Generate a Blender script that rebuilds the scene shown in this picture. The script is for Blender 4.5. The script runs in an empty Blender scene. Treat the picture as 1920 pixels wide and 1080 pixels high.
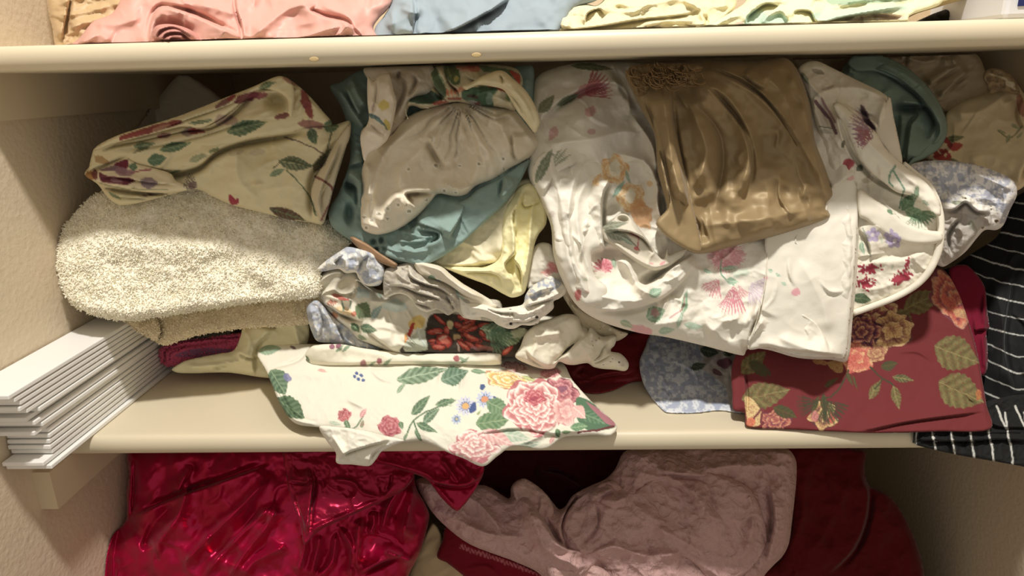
import bpy, bmesh, math, random
import numpy as np
random.seed(7)
FH=1.45;NH=1.5
Q=0.8   # grid density multiplier (px per cell scale)
# ------------------------------------------------------------------ camera model
CAM=(0.0572,-0.6209,0.3504); PITCH,YAW,ROLL,FPX=0.3004,0.0347,-0.0252,1273.0
W=0.457; WR=0.62; H=0.3878; D=0.577; TH=0.0217
C0=np.array(CAM)
Fv=np.array([-math.sin(YAW)*math.cos(PITCH),math.cos(YAW)*math.cos(PITCH),-math.sin(PITCH)])
Rv=np.cross(Fv,[0,0,1]);Rv/=np.linalg.norm(Rv);Uv=np.cross(Rv,Fv)
R2=Rv*math.cos(ROLL)+Uv*math.sin(ROLL);U2=-Rv*math.sin(ROLL)+Uv*math.cos(ROLL)
def rays(x,y):
    d=Fv[None,:]+R2[None,:]*((np.asarray(x,float)-960)/FPX)[:,None]-U2[None,:]*((np.asarray(y,float)-540)/FPX)[:,None]
    return d/np.linalg.norm(d,axis=1)[:,None]
def at(x,y,Y):
    d=rays([x],[y])[0];return C0+d*((Y-C0[1])/d[1])
# ------------------------------------------------------------------ helpers
def lin(c):
    c=np.asarray(c,float)/255.0
    return np.where(c<=0.04045,c/12.92,((c+0.055)/1.055)**2.4)
_rng=np.random.RandomState(3); _tab=_rng.rand(512,512)
def vnoise(x,y):
    xi=np.floor(x).astype(int);yi=np.floor(y).astype(int);fx=x-xi;fy=y-yi
    fx=fx*fx*(3-2*fx);fy=fy*fy*(3-2*fy)
    g=lambda a,b:_tab[a%512,b%512]
    return (g(xi,yi)*(1-fx)+g(xi+1,yi)*fx)*(1-fy)+(g(xi,yi+1)*(1-fx)+g(xi+1,yi+1)*fx)*fy
def fbm(x,y,o=3):
    s=0;a=1;t=0
    for i in range(o):
        s=s+a*vnoise(x*2**i+17*i,y*2**i+31*i);t+=a;a*=.5
    return s/t*2-1
def sstep(a,b,x):
    t=np.clip((x-a)/(b-a),0,1);return t*t*(3-2*t)
CR={0:(0,0,1),1:(0,0,2.5719),2:(600,80,2.7),3:(980,80,1.742),4:(1440,60,2.16),5:(0,340,1.8614),6:(460,440,2.3474),
 7:(1160,540,2.526),8:(160,820,2.4),9:(760,820,1.655),10:(0,0,2),11:(960,0,2),12:(0,560,3),
 'A':(560,440,4.5),'B':(860,440,4.1526),'C':(990,280,4.1548),'D':(1480,90,4.319),'E':(1570,280,3.177),'F':(660,100,5.0526),'G':(140,130,4.0),'H':(840,640,4.5)}
def cv(cr,pts):
    ox,oy,s=CR[cr];a=np.array(pts,float)
    return np.stack([a[:,0]/s+ox,a[:,1]/s+oy],1)
def catmull(P,closed,n=6):
    P=np.asarray(P,float);N=len(P);out=[]
    if N<3:return P
    rng=range(N) if closed else range(N-1)
    for i in rng:
        if closed:p0,p1,p2,p3=P[(i-1)%N],P[i],P[(i+1)%N],P[(i+2)%N]
        else:p0,p1,p2,p3=P[max(i-1,0)],P[i],P[i+1],P[min(i+2,N-1)]
        # centripetal-ish tension: limit overshoot
        L=np.linalg.norm(p2-p1);m1=(p2-p0)*.5;m2=(p3-p1)*.5
        for m in(m1,m2):
            l=np.linalg.norm(m)
            if l>L:m*=L/l
        for k in range(n):
            t=k/n;t2=t*t;t3=t2*t
            out.append((2*t3-3*t2+1)*p1+(t3-2*t2+t)*m1+(-2*t3+3*t2)*p2+(t3-t2)*m2)
    if not closed:out.append(P[-1])
    return np.array(out)
def inside(X,Y,P):
    r=np.zeros(len(X),bool);n=len(P)
    for i in range(n):
        x1,y1=P[i];x2,y2=P[(i+1)%n]
        if y1==y2:continue
        c=((y1>Y)!=(y2>Y))&(X<(x2-x1)*(Y-y1)/(y2-y1)+x1);r^=c
    return r
def dpoly(X,Y,P,closed=False):
    """distance, arclength param 0..1, sign, nearest point"""
    n=len(P);best=np.full(len(X),1e9);tp=np.zeros(len(X));sg=np.ones(len(X));nx=np.zeros(len(X));ny=np.zeros(len(X))
    segs=n if closed else n-1
    L=[np.linalg.norm(P[(i+1)%n]-P[i]) for i in range(segs)];tot=sum(L)+1e-9;acc=0
    for i in range(segs):
        a=P[i];b=P[(i+1)%n];d=b-a;l2=d@d+1e-12
        t=np.clip(((X-a[0])*d[0]+(Y-a[1])*d[1])/l2,0,1)
        qx=a[0]+t*d[0];qy=a[1]+t*d[1];dd=np.hypot(X-qx,Y-qy)
        m=dd<best;best[m]=dd[m];tp[m]=(acc+t[m]*L[i])/tot
        cr=d[0]*(Y-a[1])-d[1]*(X-a[0]);sg[m]=np.where(cr[m]>0,1,-1);nx[m]=qx[m];ny[m]=qy[m];acc+=L[i]
    return best,tp,sg,nx,ny
# ------------------------------------------------------------------ fabric painter (printed patterns, albedo only)
class Paint:
    def __init__(s,X,Y,base,seed=0):
        w=2.0
        s.X=X+w*fbm(X/14+seed,Y/14);s.Y=Y+w*fbm(X/14+50,Y/14+seed)
        s.c=np.tile(np.array(base,float),(len(X),1));s.cr=0
    def m(s,x,y):
        ox,oy,k=CR[s.cr];return x/k+ox,y/k+oy
    def k(s,v):return v/CR[s.cr][2]
    def mix(s,idx,mask,col):
        mask=np.clip(mask,0,1)[:,None];col=np.asarray(col,float);g_=col.mean(-1,keepdims=True);col=g_+(col-g_)*.84
        s.c[idx]=s.c[idx]*(1-mask)+col*mask
    def near(s,x,y,r):return np.nonzero((np.abs(s.X-x)<r)&(np.abs(s.Y-y)<r))[0]
    def leaf(s,x,y,L,Wd,ang,c1=(70,95,70),c2=(140,160,120),a=1,vein=6):
        x,y=s.m(x,y);L=s.k(L);Wd=s.k(Wd);i=s.near(x,y,L);an=math.radians(ang)
        dx=s.X[i]-x;dy=s.Y[i]-y;u=(dx*math.cos(an)+dy*math.sin(an))/L+.5;v=-dx*math.sin(an)+dy*math.cos(an)
        uc=np.clip(u,0,1);hw=Wd/2*np.sin(math.pi*uc**.75)*(1+.05*np.sin(u*50));m=sstep(0,1.5,hw-np.abs(v))*((u>0)&(u<1))
        q=np.abs(v)/(Wd/2+1e-6);ve=np.sin((u*vein-q*1.3)*2*math.pi);t=np.clip(.42+.22*ve+.3*fbm(dx/6,dy/6),0,1)
        t=np.maximum(t,sstep(1.6,.6,np.abs(v)))[:,None]
        s.mix(i,m*a,np.array(c1)*(1-t)+np.array(c2)*t)
    def rose(s,x,y,r,cols,sq=1.0,ang=0,k=3.6,seed=0,a=1):
        x,y=s.m(x,y);r=s.k(r);i=s.near(x,y,r*1.5);an=math.radians(ang)
        dx=s.X[i]-x;dy=s.Y[i]-y;u=dx*math.cos(an)+dy*math.sin(an);v=(-dx*math.sin(an)+dy*math.cos(an))/sq
        u+=r*.1*fbm(dx/r*2+seed,dy/r*2);v+=r*.1*fbm(dx/r*2+9,dy/r*2+seed)
        rho=np.hypot(u,v);th=np.arctan2(v,u);rr=r*(1+.09*np.sin(5*th+seed)+.05*np.sin(9*th+2*seed))
        q=rho/rr;cs=np.array([np.array(c,float) for c in cols]);n=len(cs)-1;K=max(2,int(round(k*1.15)))
        col=np.tile(cs[0],(len(i),1));fine=.12*fbm(dx/4,dy/4)+.10*np.sin(th*26+3*fbm(dx/9,dy/9+seed))
        ce=np.hypot(u,v+.12*r)/rr
        for j in range(K,0,-1):
            qq=q*(j/K)+ce*(1-j/K) if j<K else q
            pn=3+j if j<4 else 7;lob=np.abs(np.sin(pn*th/2+j*1.7+seed+.5*fbm(dx/r+j,dy/r)))
            e=(j/K)*(1-.17*(1-lob)**1.3+.06*fbm(th*1.5+j*9,q*2+seed))
            w=1.25/K;f=np.clip((qq-(e-w))/w,0,1);t=np.clip(f**1.3*(.35+.65*lob**.45)+fine,0,.999)*n
            a_=t.astype(int);fr=(t-a_)[:,None];cc=cs[a_]*(1-fr)+cs[np.minimum(a_+1,n)]*fr
            m=sstep(0,1.4,(e-qq)*r)[:,None];col=col*(1-m)+cc*m
        s.mix(i,sstep(0,1.5,(1-q)*r)*a,col)
    def daisy(s,x,y,r,n,c,cc,cf=.28,inner=.45,seed=0,edge=None,a=1):
        x,y=s.m(x,y);r=s.k(r);i=s.near(x,y,r*1.1);dx=s.X[i]-x;dy=s.Y[i]-y;rho=np.hypot(dx,dy);th=np.arctan2(dy,dx)+seed
        pet=np.abs(np.cos(n*th/2));rr=r*(inner+(1-inner)*pet**.7)
        col=np.tile(np.array(c,float),(len(i),1))
        if edge is not None:
            e=np.clip(sstep(.45,.05,pet)+sstep(.55,.2,rho/r)*.7,0,1)[:,None];col=col*(1-e)+np.array(edge)*e
        s.mix(i,sstep(0,1.2,rr-rho)*a,col)
        if cc is not None:s.mix(i,sstep(0,1.2,r*cf-rho)*a,cc)
    def fan(s,x,y,r,ang,spread,n,c,a=.85,r0=.1):
        x,y=s.m(x,y);r=s.k(r);i=s.near(x,y,r*1.1);dx=s.X[i]-x;dy=s.Y[i]-y;rho=np.hypot(dx,dy)/r
        th=np.degrees(np.arctan2(dy,dx))-ang;th=(th+180)%360-180;u=th/spread
        m=(np.abs(u)<1)*sstep(.15,.55,np.abs(np.cos(u*n*math.pi/2)))*(rho>r0)*sstep(0,.1,1-.15*np.sin(u*30)-rho)
        s.mix(i,m*a,c)
    def stem(s,pts,w,c,a=1):
        p=catmull(cv(s.cr,pts),False,5);w=max(s.k(w),.8);x0,y0=p.min(0)-w*2;x1,y1=p.max(0)+w*2
        i=np.nonzero((s.X>x0)&(s.X<x1)&(s.Y>y0)&(s.Y<y1))[0]
        d,_,_,_,_=dpoly(s.X[i],s.Y[i],p);s.mix(i,sstep(w*.5+1,w*.5-.3,d)*a,c)
    def blob(s,x,y,rx,ry,ang,c,a=1,rough=.3,sc=8):
        x,y=s.m(x,y);rx=s.k(rx);ry=s.k(ry);i=s.near(x,y,max(rx,ry)*1.5);an=math.radians(ang)
        dx=s.X[i]-x;dy=s.Y[i]-y;u=(dx*math.cos(an)+dy*math.sin(an))/rx;v=(-dx*math.sin(an)+dy*math.cos(an))/ry
        q=np.hypot(u,v)+rough*fbm(s.X[i]/sc,s.Y[i]/sc);s.mix(i,sstep(1.05,.85,q)*a,c)
    def poly(s,pts,c,a=1,soft=1.5):
        p=catmull(cv(s.cr,pts),True,4);x0,y0=p.min(0)-3;x1,y1=p.max(0)+3
        i=np.nonzero((s.X>x0)&(s.X<x1)&(s.Y>y0)&(s.Y<y1))[0]
        ins=inside(s.X[i],s.Y[i],p);d,_,_,_,_=dpoly(s.X[i],s.Y[i],p,True);s.mix(i,np.where(ins,sstep(-.2,soft,d),0)*a,c)
    def dots(s,x,y,r,n,size,c,seed=0,a=1,sq=1,ang=0):
        rg=np.random.RandomState(seed);an=math.radians(ang)
        for _ in range(n):
            u,v=rg.randn(2)*r*.5;v*=sq
            s.blob(x+u*math.cos(an)-v*math.sin(an),y+u*math.sin(an)+v*math.cos(an),size*(.7+.6*rg.rand()),size*(.5+.5*rg.rand()),rg.rand()*180,c,a,.15)
    def sprig(s,x,y,L,ang,n,c,sz,stemc=(120,150,120),seed=0):
        an=math.radians(ang);rg=np.random.RandomState(seed)
        s.stem([(x,y),(x+L*math.cos(an),y+L*math.sin(an))],2,stemc,.7)
        for k in range(n):
            t=k/n;o=(1-t)*L*.25*(rg.rand()-.5)*2
            s.blob(x+L*t*math.cos(an)-o*math.sin(an),y+L*t*math.sin(an)+o*math.cos(an),sz,sz*.7,rg.rand()*180,c,.9,.2)
    def speck(s,sc,c,th=.05,seed=0,a=1,pts=None,soft=.18):
        n=fbm(s.X/sc+seed,s.Y/sc+seed*3,2);n2=fbm(s.X/sc*1.1+40,s.Y/sc*1.1+seed,2)
        v=1-np.abs(n)*3.2;m=np.maximum(sstep(th,th+soft,n2),sstep(.55,.8,v)*.8)*a
        if pts is not None:m=m*inside(s.X,s.Y,catmull(cv(s.cr,pts),True,4))
        s.mix(np.arange(len(s.X)),m,c)
    def stripes(s,lines,w,c):
        for l in lines:s.stem(l,w,c)
    def eyelet(s,x,y,r,c=(95,85,65),ring=(245,240,225)):
        s.blob(x,y,r*1.7,r*1.7,0,ring,.9,0);s.blob(x,y,r,r*.8,0,c,.95,0)
# ------------------------------------------------------------------ materials
MATS={}
def nodes(name):
    m=bpy.data.materials.new(name);m.use_nodes=True;n=m.node_tree.nodes;l=m.node_tree.links
    return m,n,l,n['Principled BSDF']
def fabric(kind):
    if kind in MATS:return MATS[kind]
    m,n,l,b=nodes('fabric_'+kind);MATS[kind]=m
    a=n.new('ShaderNodeVertexColor');a.layer_name='Col'
    tc=n.new('ShaderNodeTexCoord');bu=n.new('ShaderNodeBump')
    P={'cotton':(.8,.25,.25,1800,.25,.0002),'satin':(.32,.5,.2,600,.12,.0002),'satin2':(.52,.4,.3,700,.15,.0002),'terry':(.95,.1,.4,700,.9,.0012),
       'velvet':(.85,.15,.35,900,.3,.0004),'crinkle':(.8,.2,.3,260,.6,.0012),'lace':(.8,.2,.2,900,.5,.0004),'satin3':(.5,.35,.2,600,.08,.0002)}[kind]
    b.inputs['Roughness'].default_value=P[0];b.inputs['Specular IOR Level'].default_value=P[1];b.inputs['Sheen Weight'].default_value=P[2]*.4
    b.inputs['Sheen Roughness'].default_value=.4
    ns=n.new('ShaderNodeTexNoise');ns.inputs['Scale'].default_value=P[3];ns.inputs['Detail'].default_value=3
    l.new(tc.outputs['Object'],ns.inputs['Vector']);l.new(ns.outputs['Fac'],bu.inputs['Height'])
    bu.inputs['Strength'].default_value=P[4];bu.inputs['Distance'].default_value=P[5]
    last=bu
    if kind in('cotton','lace'):
        n2=n.new('ShaderNodeTexNoise');n2.inputs['Scale'].default_value=70;n2.inputs['Detail'].default_value=4;n2.inputs['Distortion'].default_value=.8
        b2=n.new('ShaderNodeBump');b2.inputs['Strength'].default_value=.25;b2.inputs['Distance'].default_value=.0018
        l.new(tc.outputs['Object'],n2.inputs['Vector']);l.new(n2.outputs['Fac'],b2.inputs['Height']);l.new(bu.outputs['Normal'],b2.inputs['Normal']);last=b2
    if kind=='crinkle':
        n2=n.new('ShaderNodeTexNoise');n2.inputs['Scale'].default_value=55;n2.inputs['Detail'].default_value=5;n2.inputs['Distortion'].default_value=1.5
        b2=n.new('ShaderNodeBump');b2.inputs['Strength'].default_value=.9;b2.inputs['Distance'].default_value=.006
        l.new(tc.outputs['Object'],n2.inputs['Vector']);l.new(n2.outputs['Fac'],b2.inputs['Height']);l.new(bu.outputs['Normal'],b2.inputs['Normal']);last=b2
    if kind in('satin','satin2','satin3'):
        b.inputs['Anisotropic'].default_value=.4
        b.inputs['Metallic'].default_value={'satin':.6,'satin2':.15,'satin3':0}[kind]
        n2=n.new('ShaderNodeTexNoise');n2.inputs['Scale'].default_value=28;n2.inputs['Detail'].default_value=2;n2.inputs['Distortion'].default_value=.6
        b2=n.new('ShaderNodeBump');b2.inputs['Strength'].default_value=.45;b2.inputs['Distance'].default_value=.006
        l.new(tc.outputs['Object'],n2.inputs['Vector']);l.new(n2.outputs['Fac'],b2.inputs['Height']);l.new(bu.outputs['Normal'],b2.inputs['Normal']);last=b2
    l.new(a.outputs['Color'],b.inputs['Base Color']);l.new(last.outputs['Normal'],b.inputs['Normal'])
    return m
def plain(name,col,rough=.5,bump=None,spec=.4,var=None):
    m,n,l,b=nodes(name);b.inputs['Roughness'].default_value=rough;b.inputs['Specular IOR Level'].default_value=spec
    c=lin(col);b.inputs['Base Color'].default_value=(*c,1)
    if bump:
        tc=n.new('ShaderNodeTexCoord');ns=n.new('ShaderNodeTexNoise');ns.inputs['Scale'].default_value=bump[0];ns.inputs['Detail'].default_value=3
        bu=n.new('ShaderNodeBump');bu.inputs['Strength'].default_value=bump[1];bu.inputs['Distance'].default_value=bump[2]
        l.new(tc.outputs['Object'],ns.inputs['Vector']);l.new(ns.outputs['Fac'],bu.inputs['Height']);l.new(bu.outputs['Normal'],b.inputs['Normal'])
    if var:
        tc=n.new('ShaderNodeTexCoord');ns=n.new('ShaderNodeTexNoise');ns.inputs['Scale'].default_value=var[0]
        rp=n.new('ShaderNodeValToRGB');rp.color_ramp.elements[0].position=.35;rp.color_ramp.elements[1].position=.65
        rp.color_ramp.elements[0].color=(*c,1);rp.color_ramp.elements[1].color=(*lin(var[1]),1)
        l.new(tc.outputs['Object'],ns.inputs['Vector']);l.new(ns.outputs['Fac'],rp.inputs['Fac']);l.new(rp.outputs['Color'],b.inputs['Base Color'])
    return m
# ------------------------------------------------------------------ object helpers
SC=bpy.context.scene;COL=SC.collection
def tag(o,label=None,cat=None,group=None,kind=None):
    if label:o['label']=label
    if cat:o['category']=cat
    if group:o['group']=group
    if kind:o['kind']=kind
    return o
def mkobj(name,verts,faces,mat,parent=None,smooth=True,cols=None):
    me=bpy.data.meshes.new(name)
    verts=np.asarray(verts,float)
    org=verts.mean(0) if parent is None else np.zeros(3)
    if parent is None:
        org[2]=verts[:,2].min()
    else:org=np.array(parent.location)
    vl=verts-org
    if isinstance(faces,np.ndarray):
        k=faces.shape[1];nf=len(faces)
        me.vertices.add(len(vl));me.vertices.foreach_set('co',vl.astype(np.float32).ravel())
        me.loops.add(nf*k);me.loops.foreach_set('vertex_index',faces.astype(np.int32).ravel())
        me.polygons.add(nf);me.polygons.foreach_set('loop_start',np.arange(0,nf*k,k,dtype=np.int32))
        me.update(calc_edges=True);me.validate()
    else:
        me.from_pydata(vl.tolist(),[],faces);me.update()
    me.polygons.foreach_set('use_smooth',[smooth]*len(me.polygons))
    if cols is not None:
        ca=me.color_attributes.new('Col','FLOAT_COLOR','POINT')
        a=np.ones((len(verts),4),np.float32);a[:,:3]=lin(cols);ca.data.foreach_set('color',a.ravel())
    me.materials.append(mat)
    o=bpy.data.objects.new(name,me);COL.objects.link(o)
    if parent is not None:o.parent=parent
    else:o.location=org.tolist()
    return o
def fit_base(B):
    A=np.array([(b[0]/1000,b[1]/1000) for b in B]);z=np.array([b[2] for b in B]);n=len(B)
    if n==1:return lambda x,y:np.full(len(x),z[0])
    if n==2:
        d=A[1]-A[0];l=d@d
        return lambda x,y:z[0]+(z[1]-z[0])*np.clip((((x/1000-A[0,0])*d[0]+(y/1000-A[0,1])*d[1])/l),-.6,1.6)
    f=(lambda x,y:np.stack([np.ones(len(x)),x,y],1)) if n<6 else (lambda x,y:np.stack([np.ones(len(x)),x,y,x*x,x*y,y*y],1))
    c=np.linalg.lstsq(f(A[:,0],A[:,1]),z,rcond=None)[0]
    return lambda x,y:f(x/1000,y/1000)@c
def cloth(name,cr,pts,base,T=15,Tb=20,R=25,col=(230,225,205),folds=(),noise=(),paint=None,mat='cotton',step=3,parent=None,
          level='mid',label=None,cat=None,group=None,smoothout=True,seed=0,sharp=False,lift=0,fs=1,wr=None):
    P=cv(cr,pts)
    if smoothout:P=catmull(P,True,5)
    st=step*Q
    x0,y0=P.min(0)-st;x1,y1=P.max(0)+st
    xs=np.arange(x0,x1+st,st);ys=np.arange(y0,y1+st,st);nx,ny=len(xs),len(ys)
    GX,GY=np.meshgrid(xs,ys);X=GX.ravel();Y=GY.ravel()
    ins=inside(X,Y,P);dd,_,_,qx,qy=dpoly(X,Y,P,True)
    I=ins.reshape(ny,nx)
    cell=(I[:-1,:-1].astype(int)+I[1:,:-1]+I[:-1,1:]+I[1:,1:])>=1
    use=np.zeros((ny,nx),bool)
    for a,b in((0,0),(1,0),(0,1),(1,1)):use[a:ny-1+a,b:nx-1+b]|=cell
    use=use.ravel();out=use&~ins
    near=ins&(dd<st*.3)
    X=np.where(out|near,qx,X);Y=np.where(out|near,qy,Y);edge=out|near
    idx=-np.ones(nx*ny,int);idx[use]=np.arange(use.sum())
    X=X[use];Y=Y[use];edge=edge[use];d=np.where(edge,0,dd[use]);n=len(X)
    cj,ci=np.nonzero(cell)
    q=np.stack([idx[cj*nx+ci],idx[(cj+1)*nx+ci],idx[(cj+1)*nx+ci+1],idx[cj*nx+ci+1]],1)
    k=np.minimum(d/R,1);prof=np.sqrt(np.maximum(0,1-(1-k)**2))
    tn=.62+.38*fbm(X/55+seed*5,Y/55+len(pts))
    h=T*prof*tn
    fade=np.minimum(d/8,1)
    hf=np.zeros(n)
    for nz in noise:
        amp,sc,an,stt=(list(nz)+[0,1])[:4] if len(nz)<4 else nz[:4]
        a=math.radians(an);u=(X*math.cos(a)+Y*math.sin(a))/sc/stt;v=(-X*math.sin(a)+Y*math.cos(a))/sc
        u=u+.6*fbm(X/sc/2.5+seed,Y/sc/2.5);fn=fbm(u+seed*7,v+seed*3,3);hf+=(NH if sc>=9 else 1)*amp*(.45*fn+1.1*(.32-np.abs(fn)**.8))
    for f in folds:
        kd=f[0]
        if kd=='d':   # dent x,y,rx,ry,ang,h
            _,x,y,rx,ry,an,hh=f[:7];(x,y),=cv(cr,[(x,y)]);s=CR[cr][2];a=math.radians(an)
            u=((X-x)*math.cos(a)+(Y-y)*math.sin(a))/(rx/s);v=(-(X-x)*math.sin(a)+(Y-y)*math.cos(a))/(ry/s)
            hf+=fs*FH*hh*np.exp(-(u*u+v*v)**1.5);continue
        if kd=='p':   # gathers radiating from a point: x,y,n,h,falloff
            _,x,y,nn,hh,rf=f[:6];(x,y),=cv(cr,[(x,y)]);th=np.arctan2(Y-y,X-x);r_=np.hypot(X-x,Y-y)
            th=th+.25*fbm(X/60+seed,Y/60);ph=th*nn+1.2*fbm(th*3+5,r_/90)
            hf+=fs*hh*(np.abs(np.sin(ph))**.8*2-1+.5*np.sin(ph*2.7+1))*np.exp(-(r_/rf)**1.5)*sstep(0,30,r_);continue
        _,w,hh,pp=f[:4];p=catmull(cv(cr,pp),False,5);rad=w*4 if kd=='r' else max(w*4,(f[4] if len(f)>4 else 60)*3)
        a0=p.min(0)-rad;a1=p.max(0)+rad
        i=np.nonzero((X>a0[0])&(X<a1[0])&(Y>a0[1])&(Y<a1[1]))[0]
        if not len(i):continue
        ds,t,sg,_,_=dpoly(X[i],Y[i],p)
        tap=sstep(0,.18,t)*sstep(0,.18,1-t)
        tap=np.maximum(tap,.0)
        ww=w*(.45+.55*tap)
        if kd=='r':hf[i]+=fs*FH*hh*tap*np.exp(-(ds/ww)**1.35)
        else:
            w2=f[4] if len(f)>4 else 60
            up=np.exp(-(ds/w2)**1.3);lo=1-sstep(0,w,ds)
            cre=-.75*np.exp(-((ds-w*1.2)/(w*.75*(.4+.6*tap)))**2)*sstep(0,.45,t)*sstep(0,.45,1-t)
            hf[i]+=fs*FH*hh*tap*np.where(sg<0,up,lo+cre*(sg>0))
    if wr is None:wr={'cotton':1,'lace':.9,'satin':.8,'satin2':.5,'satin3':.8,'crinkle':1.6,'velvet':.5}.get(mat,0)
    if wr:
        rg=np.random.RandomState(int(abs(P[0,0]*7+P[0,1]))%9973);ia=np.nonzero(ins[use]&(d>4))[0];nw=int(len(ia)*st*st/5200*wr)
        nang=noise[0][2] if noise and len(noise[0])>2 else None
        for _ in range(min(nw,90)):
            j=ia[rg.randint(len(ia))];L=25+75*rg.rand()**1.5;w=2.5+5.5*rg.rand();hh=(2.2+4.6*rg.rand())*(w/6)**.5
            flow=180*fbm(np.array([X[j]/130+seed]),np.array([Y[j]/130+4]))[0]
            a=math.radians((nang+45*flow/180 if nang is not None else flow+60)+18*rg.randn());bend=L*.22*rg.randn()
            q_=np.array([(X[j]-L/2*math.cos(a),Y[j]-L/2*math.sin(a)),(X[j]-bend*math.sin(a),Y[j]+bend*math.cos(a)),(X[j]+L/2*math.cos(a),Y[j]+L/2*math.sin(a))])
            p=catmull(q_,False,5);i=np.nonzero((np.abs(X-X[j])<L/2+w*4+5)&(np.abs(Y-Y[j])<L/2+w*4+5))[0]
            ds,t,sg,_,_=dpoly(X[i],Y[i],p);tap=np.sin(math.pi*np.clip(t,.0,1))**1.2;k_=ds/w*sg
            hf[i]+=hh*tap*(np.exp(-np.abs(k_)**1.3)+1.1*np.clip(k_,0,9)*-np.exp(-k_**2*.6)*.8)
    h=h+hf*fade
    Yb=fit_base(base)(X,Y)
    ry=rays(X,Y);t0=(Yb-C0[1])/ry[:,1]-lift/1000
    # limits: never behind side walls, back wall or through the shelf the cloth lies on
    with np.errstate(divide='ignore',invalid='ignore'):
        tw=np.where(ry[:,0]>0,(WR-.002-C0[0])/ry[:,0],(-W+.002-C0[0])/ry[:,0])
        td=(D-.004-C0[1])/ry[:,1]
        tz=np.where(ry[:,2]<0,(0.0012-C0[2])/ry[:,2],9) if level=='mid' else np.full(n,9.)
        tu=np.where(ry[:,2]>0,(H-TH-.002-C0[2])/ry[:,2],9) if level=='mid' else np.full(n,9.)
    yz=C0[1]+tz*ry[:,1]
    if level=='mid':tz=np.where(yz<-.004,9,tz)
    tmax=np.minimum(np.minimum(tw,td),tz)
    tf=np.minimum(t0-h/1000,tmax-np.where(edge,0,.0025))
    tb=np.minimum(t0+np.maximum(Tb*.6*prof,.0)/1000,tmax)
    tb=np.maximum(tb,tf)
    PF=C0+ry*tf[:,None];PB=C0+ry*tb[:,None]
    for A,g in((PF,np.where(edge,0,.0012)),(PB,0)):
        if level=='top':A[:,2]=np.maximum(A[:,2],H+.0008+g)
        if level=='low':
            m=A[:,1]>-.005;A[m,2]=np.minimum(A[m,2],-TH-.0015-(g[m] if np.ndim(g) else 0))
        if level=='mid':
            m=(A[:,1]>-.002);gg=g[m] if np.ndim(g) else 0;A[m,2]=np.minimum(A[m,2],H-TH-.0015-gg);A[m,2]=np.maximum(A[m,2],.0008+gg)
    V=np.concatenate([PF,PB]);bi=np.arange(n)+n;bi=np.where(edge,np.arange(n),bi)
    qb=bi[q][:,::-1]
    # drop back cells that are entirely on the rim
    dead=edge[q].all(1);F=np.concatenate([q,qb[~dead]])
    used=np.zeros(2*n,bool);used[F.ravel()]=True;re=np.cumsum(used)-1;V=V[used];F=re[F]
    pt=Paint(X,Y,col,seed);pt.cr=cr
    if paint:paint(pt)
    cols=np.concatenate([pt.c,pt.c])[used]
    o=mkobj(name,V,F,fabric(mat) if isinstance(mat,str) else mat,parent,True,np.clip(cols,0,255))
    if parent is None:tag(o,label,cat,group)
    elif label:o['label']=label
    o['_n']=0;del o['_n']
    return o
def box(name,lo,hi,mat,parent=None,bev=0,smooth=False):
    bm=bmesh.new();bmesh.ops.create_cube(bm,size=1)
    c=[(a+b)/2 for a,b in zip(lo,hi)];s=[b-a for a,b in zip(lo,hi)]
    for v in bm.verts:v.co=[v.co[i]*s[i]+c[i] for i in range(3)]
    if bev:bmesh.ops.bevel(bm,geom=bm.edges[:],offset=bev,segments=2,affect='EDGES',profile=.5)
    V=[tuple(v.co) for v in bm.verts];bm.verts.index_update();F=[[v.index for v in f.verts] for f in bm.faces];bm.free()
    return mkobj(name,V,F,mat,parent,smooth)
def tube_arrays(P,r,seg=8):
    P=np.asarray(P,float);n=len(P);T=np.gradient(P,axis=0);T/=np.linalg.norm(T,axis=1)[:,None]+1e-12
    up=np.array([.3,.5,.8]);V=[];rr=np.broadcast_to(r,(n,))
    for i in range(n):
        a=np.cross(T[i],up);a/=np.linalg.norm(a)+1e-9;b=np.cross(T[i],a)
        for k in range(seg):
            t=2*math.pi*k/seg;V.append(P[i]+rr[i]*(a*math.cos(t)+b*math.sin(t)))
    F=[]
    for i in range(n-1):
        for k in range(seg):F.append([i*seg+k,i*seg+(k+1)%seg,(i+1)*seg+(k+1)%seg,(i+1)*seg+k])
    F.append(list(range(seg))[::-1]);F.append([(n-1)*seg+k for k in range(seg)])
    return V,F
def surfpts(o,cr,pts,lift=.002,closed=False,n=6):
    """world points of a cloth surface seen under the traced line (ray-march on vertices)"""
    p=catmull(cv(cr,pts),closed,n);M=np.array(o.data.vertices[0].co[:])
    co=np.empty(len(o.data.vertices)*3,np.float32);o.data.vertices.foreach_get('co',co);co=co.reshape(-1,3)+np.array(o.matrix_world.translation if o.parent is None else o.parent.location)
    if o.parent is None:co=co-np.array(o.matrix_world.translation)+np.array(o.location)
    d=co-C0;z=d@Fv;px=960+FPX*(d@R2)/z;py=540-FPX*(d@U2)/z;out=[]
    for x,y in p:
        dd=np.hypot(px-x,py-y);i=np.argsort(dd)[:12];j=i[np.argmin(z[i])];zz=z[j]
        r=Fv+R2*(x-960)/FPX-U2*(y-540)/FPX;out.append(C0+r*(zz-lift))
    out=np.array(out)
    for _ in range(2):
        if len(out)>4:out[1:-1]=(out[:-2]+out[1:-1]*2+out[2:])/4
    return out
def tube(name,P,r,mat,parent=None,col=(235,230,215),seg=8):
    V,F=tube_arrays(P,r,seg);return mkobj(name,V,F,fabric(mat),parent,True,np.tile(np.array(col,float),(len(V),1)))
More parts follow.
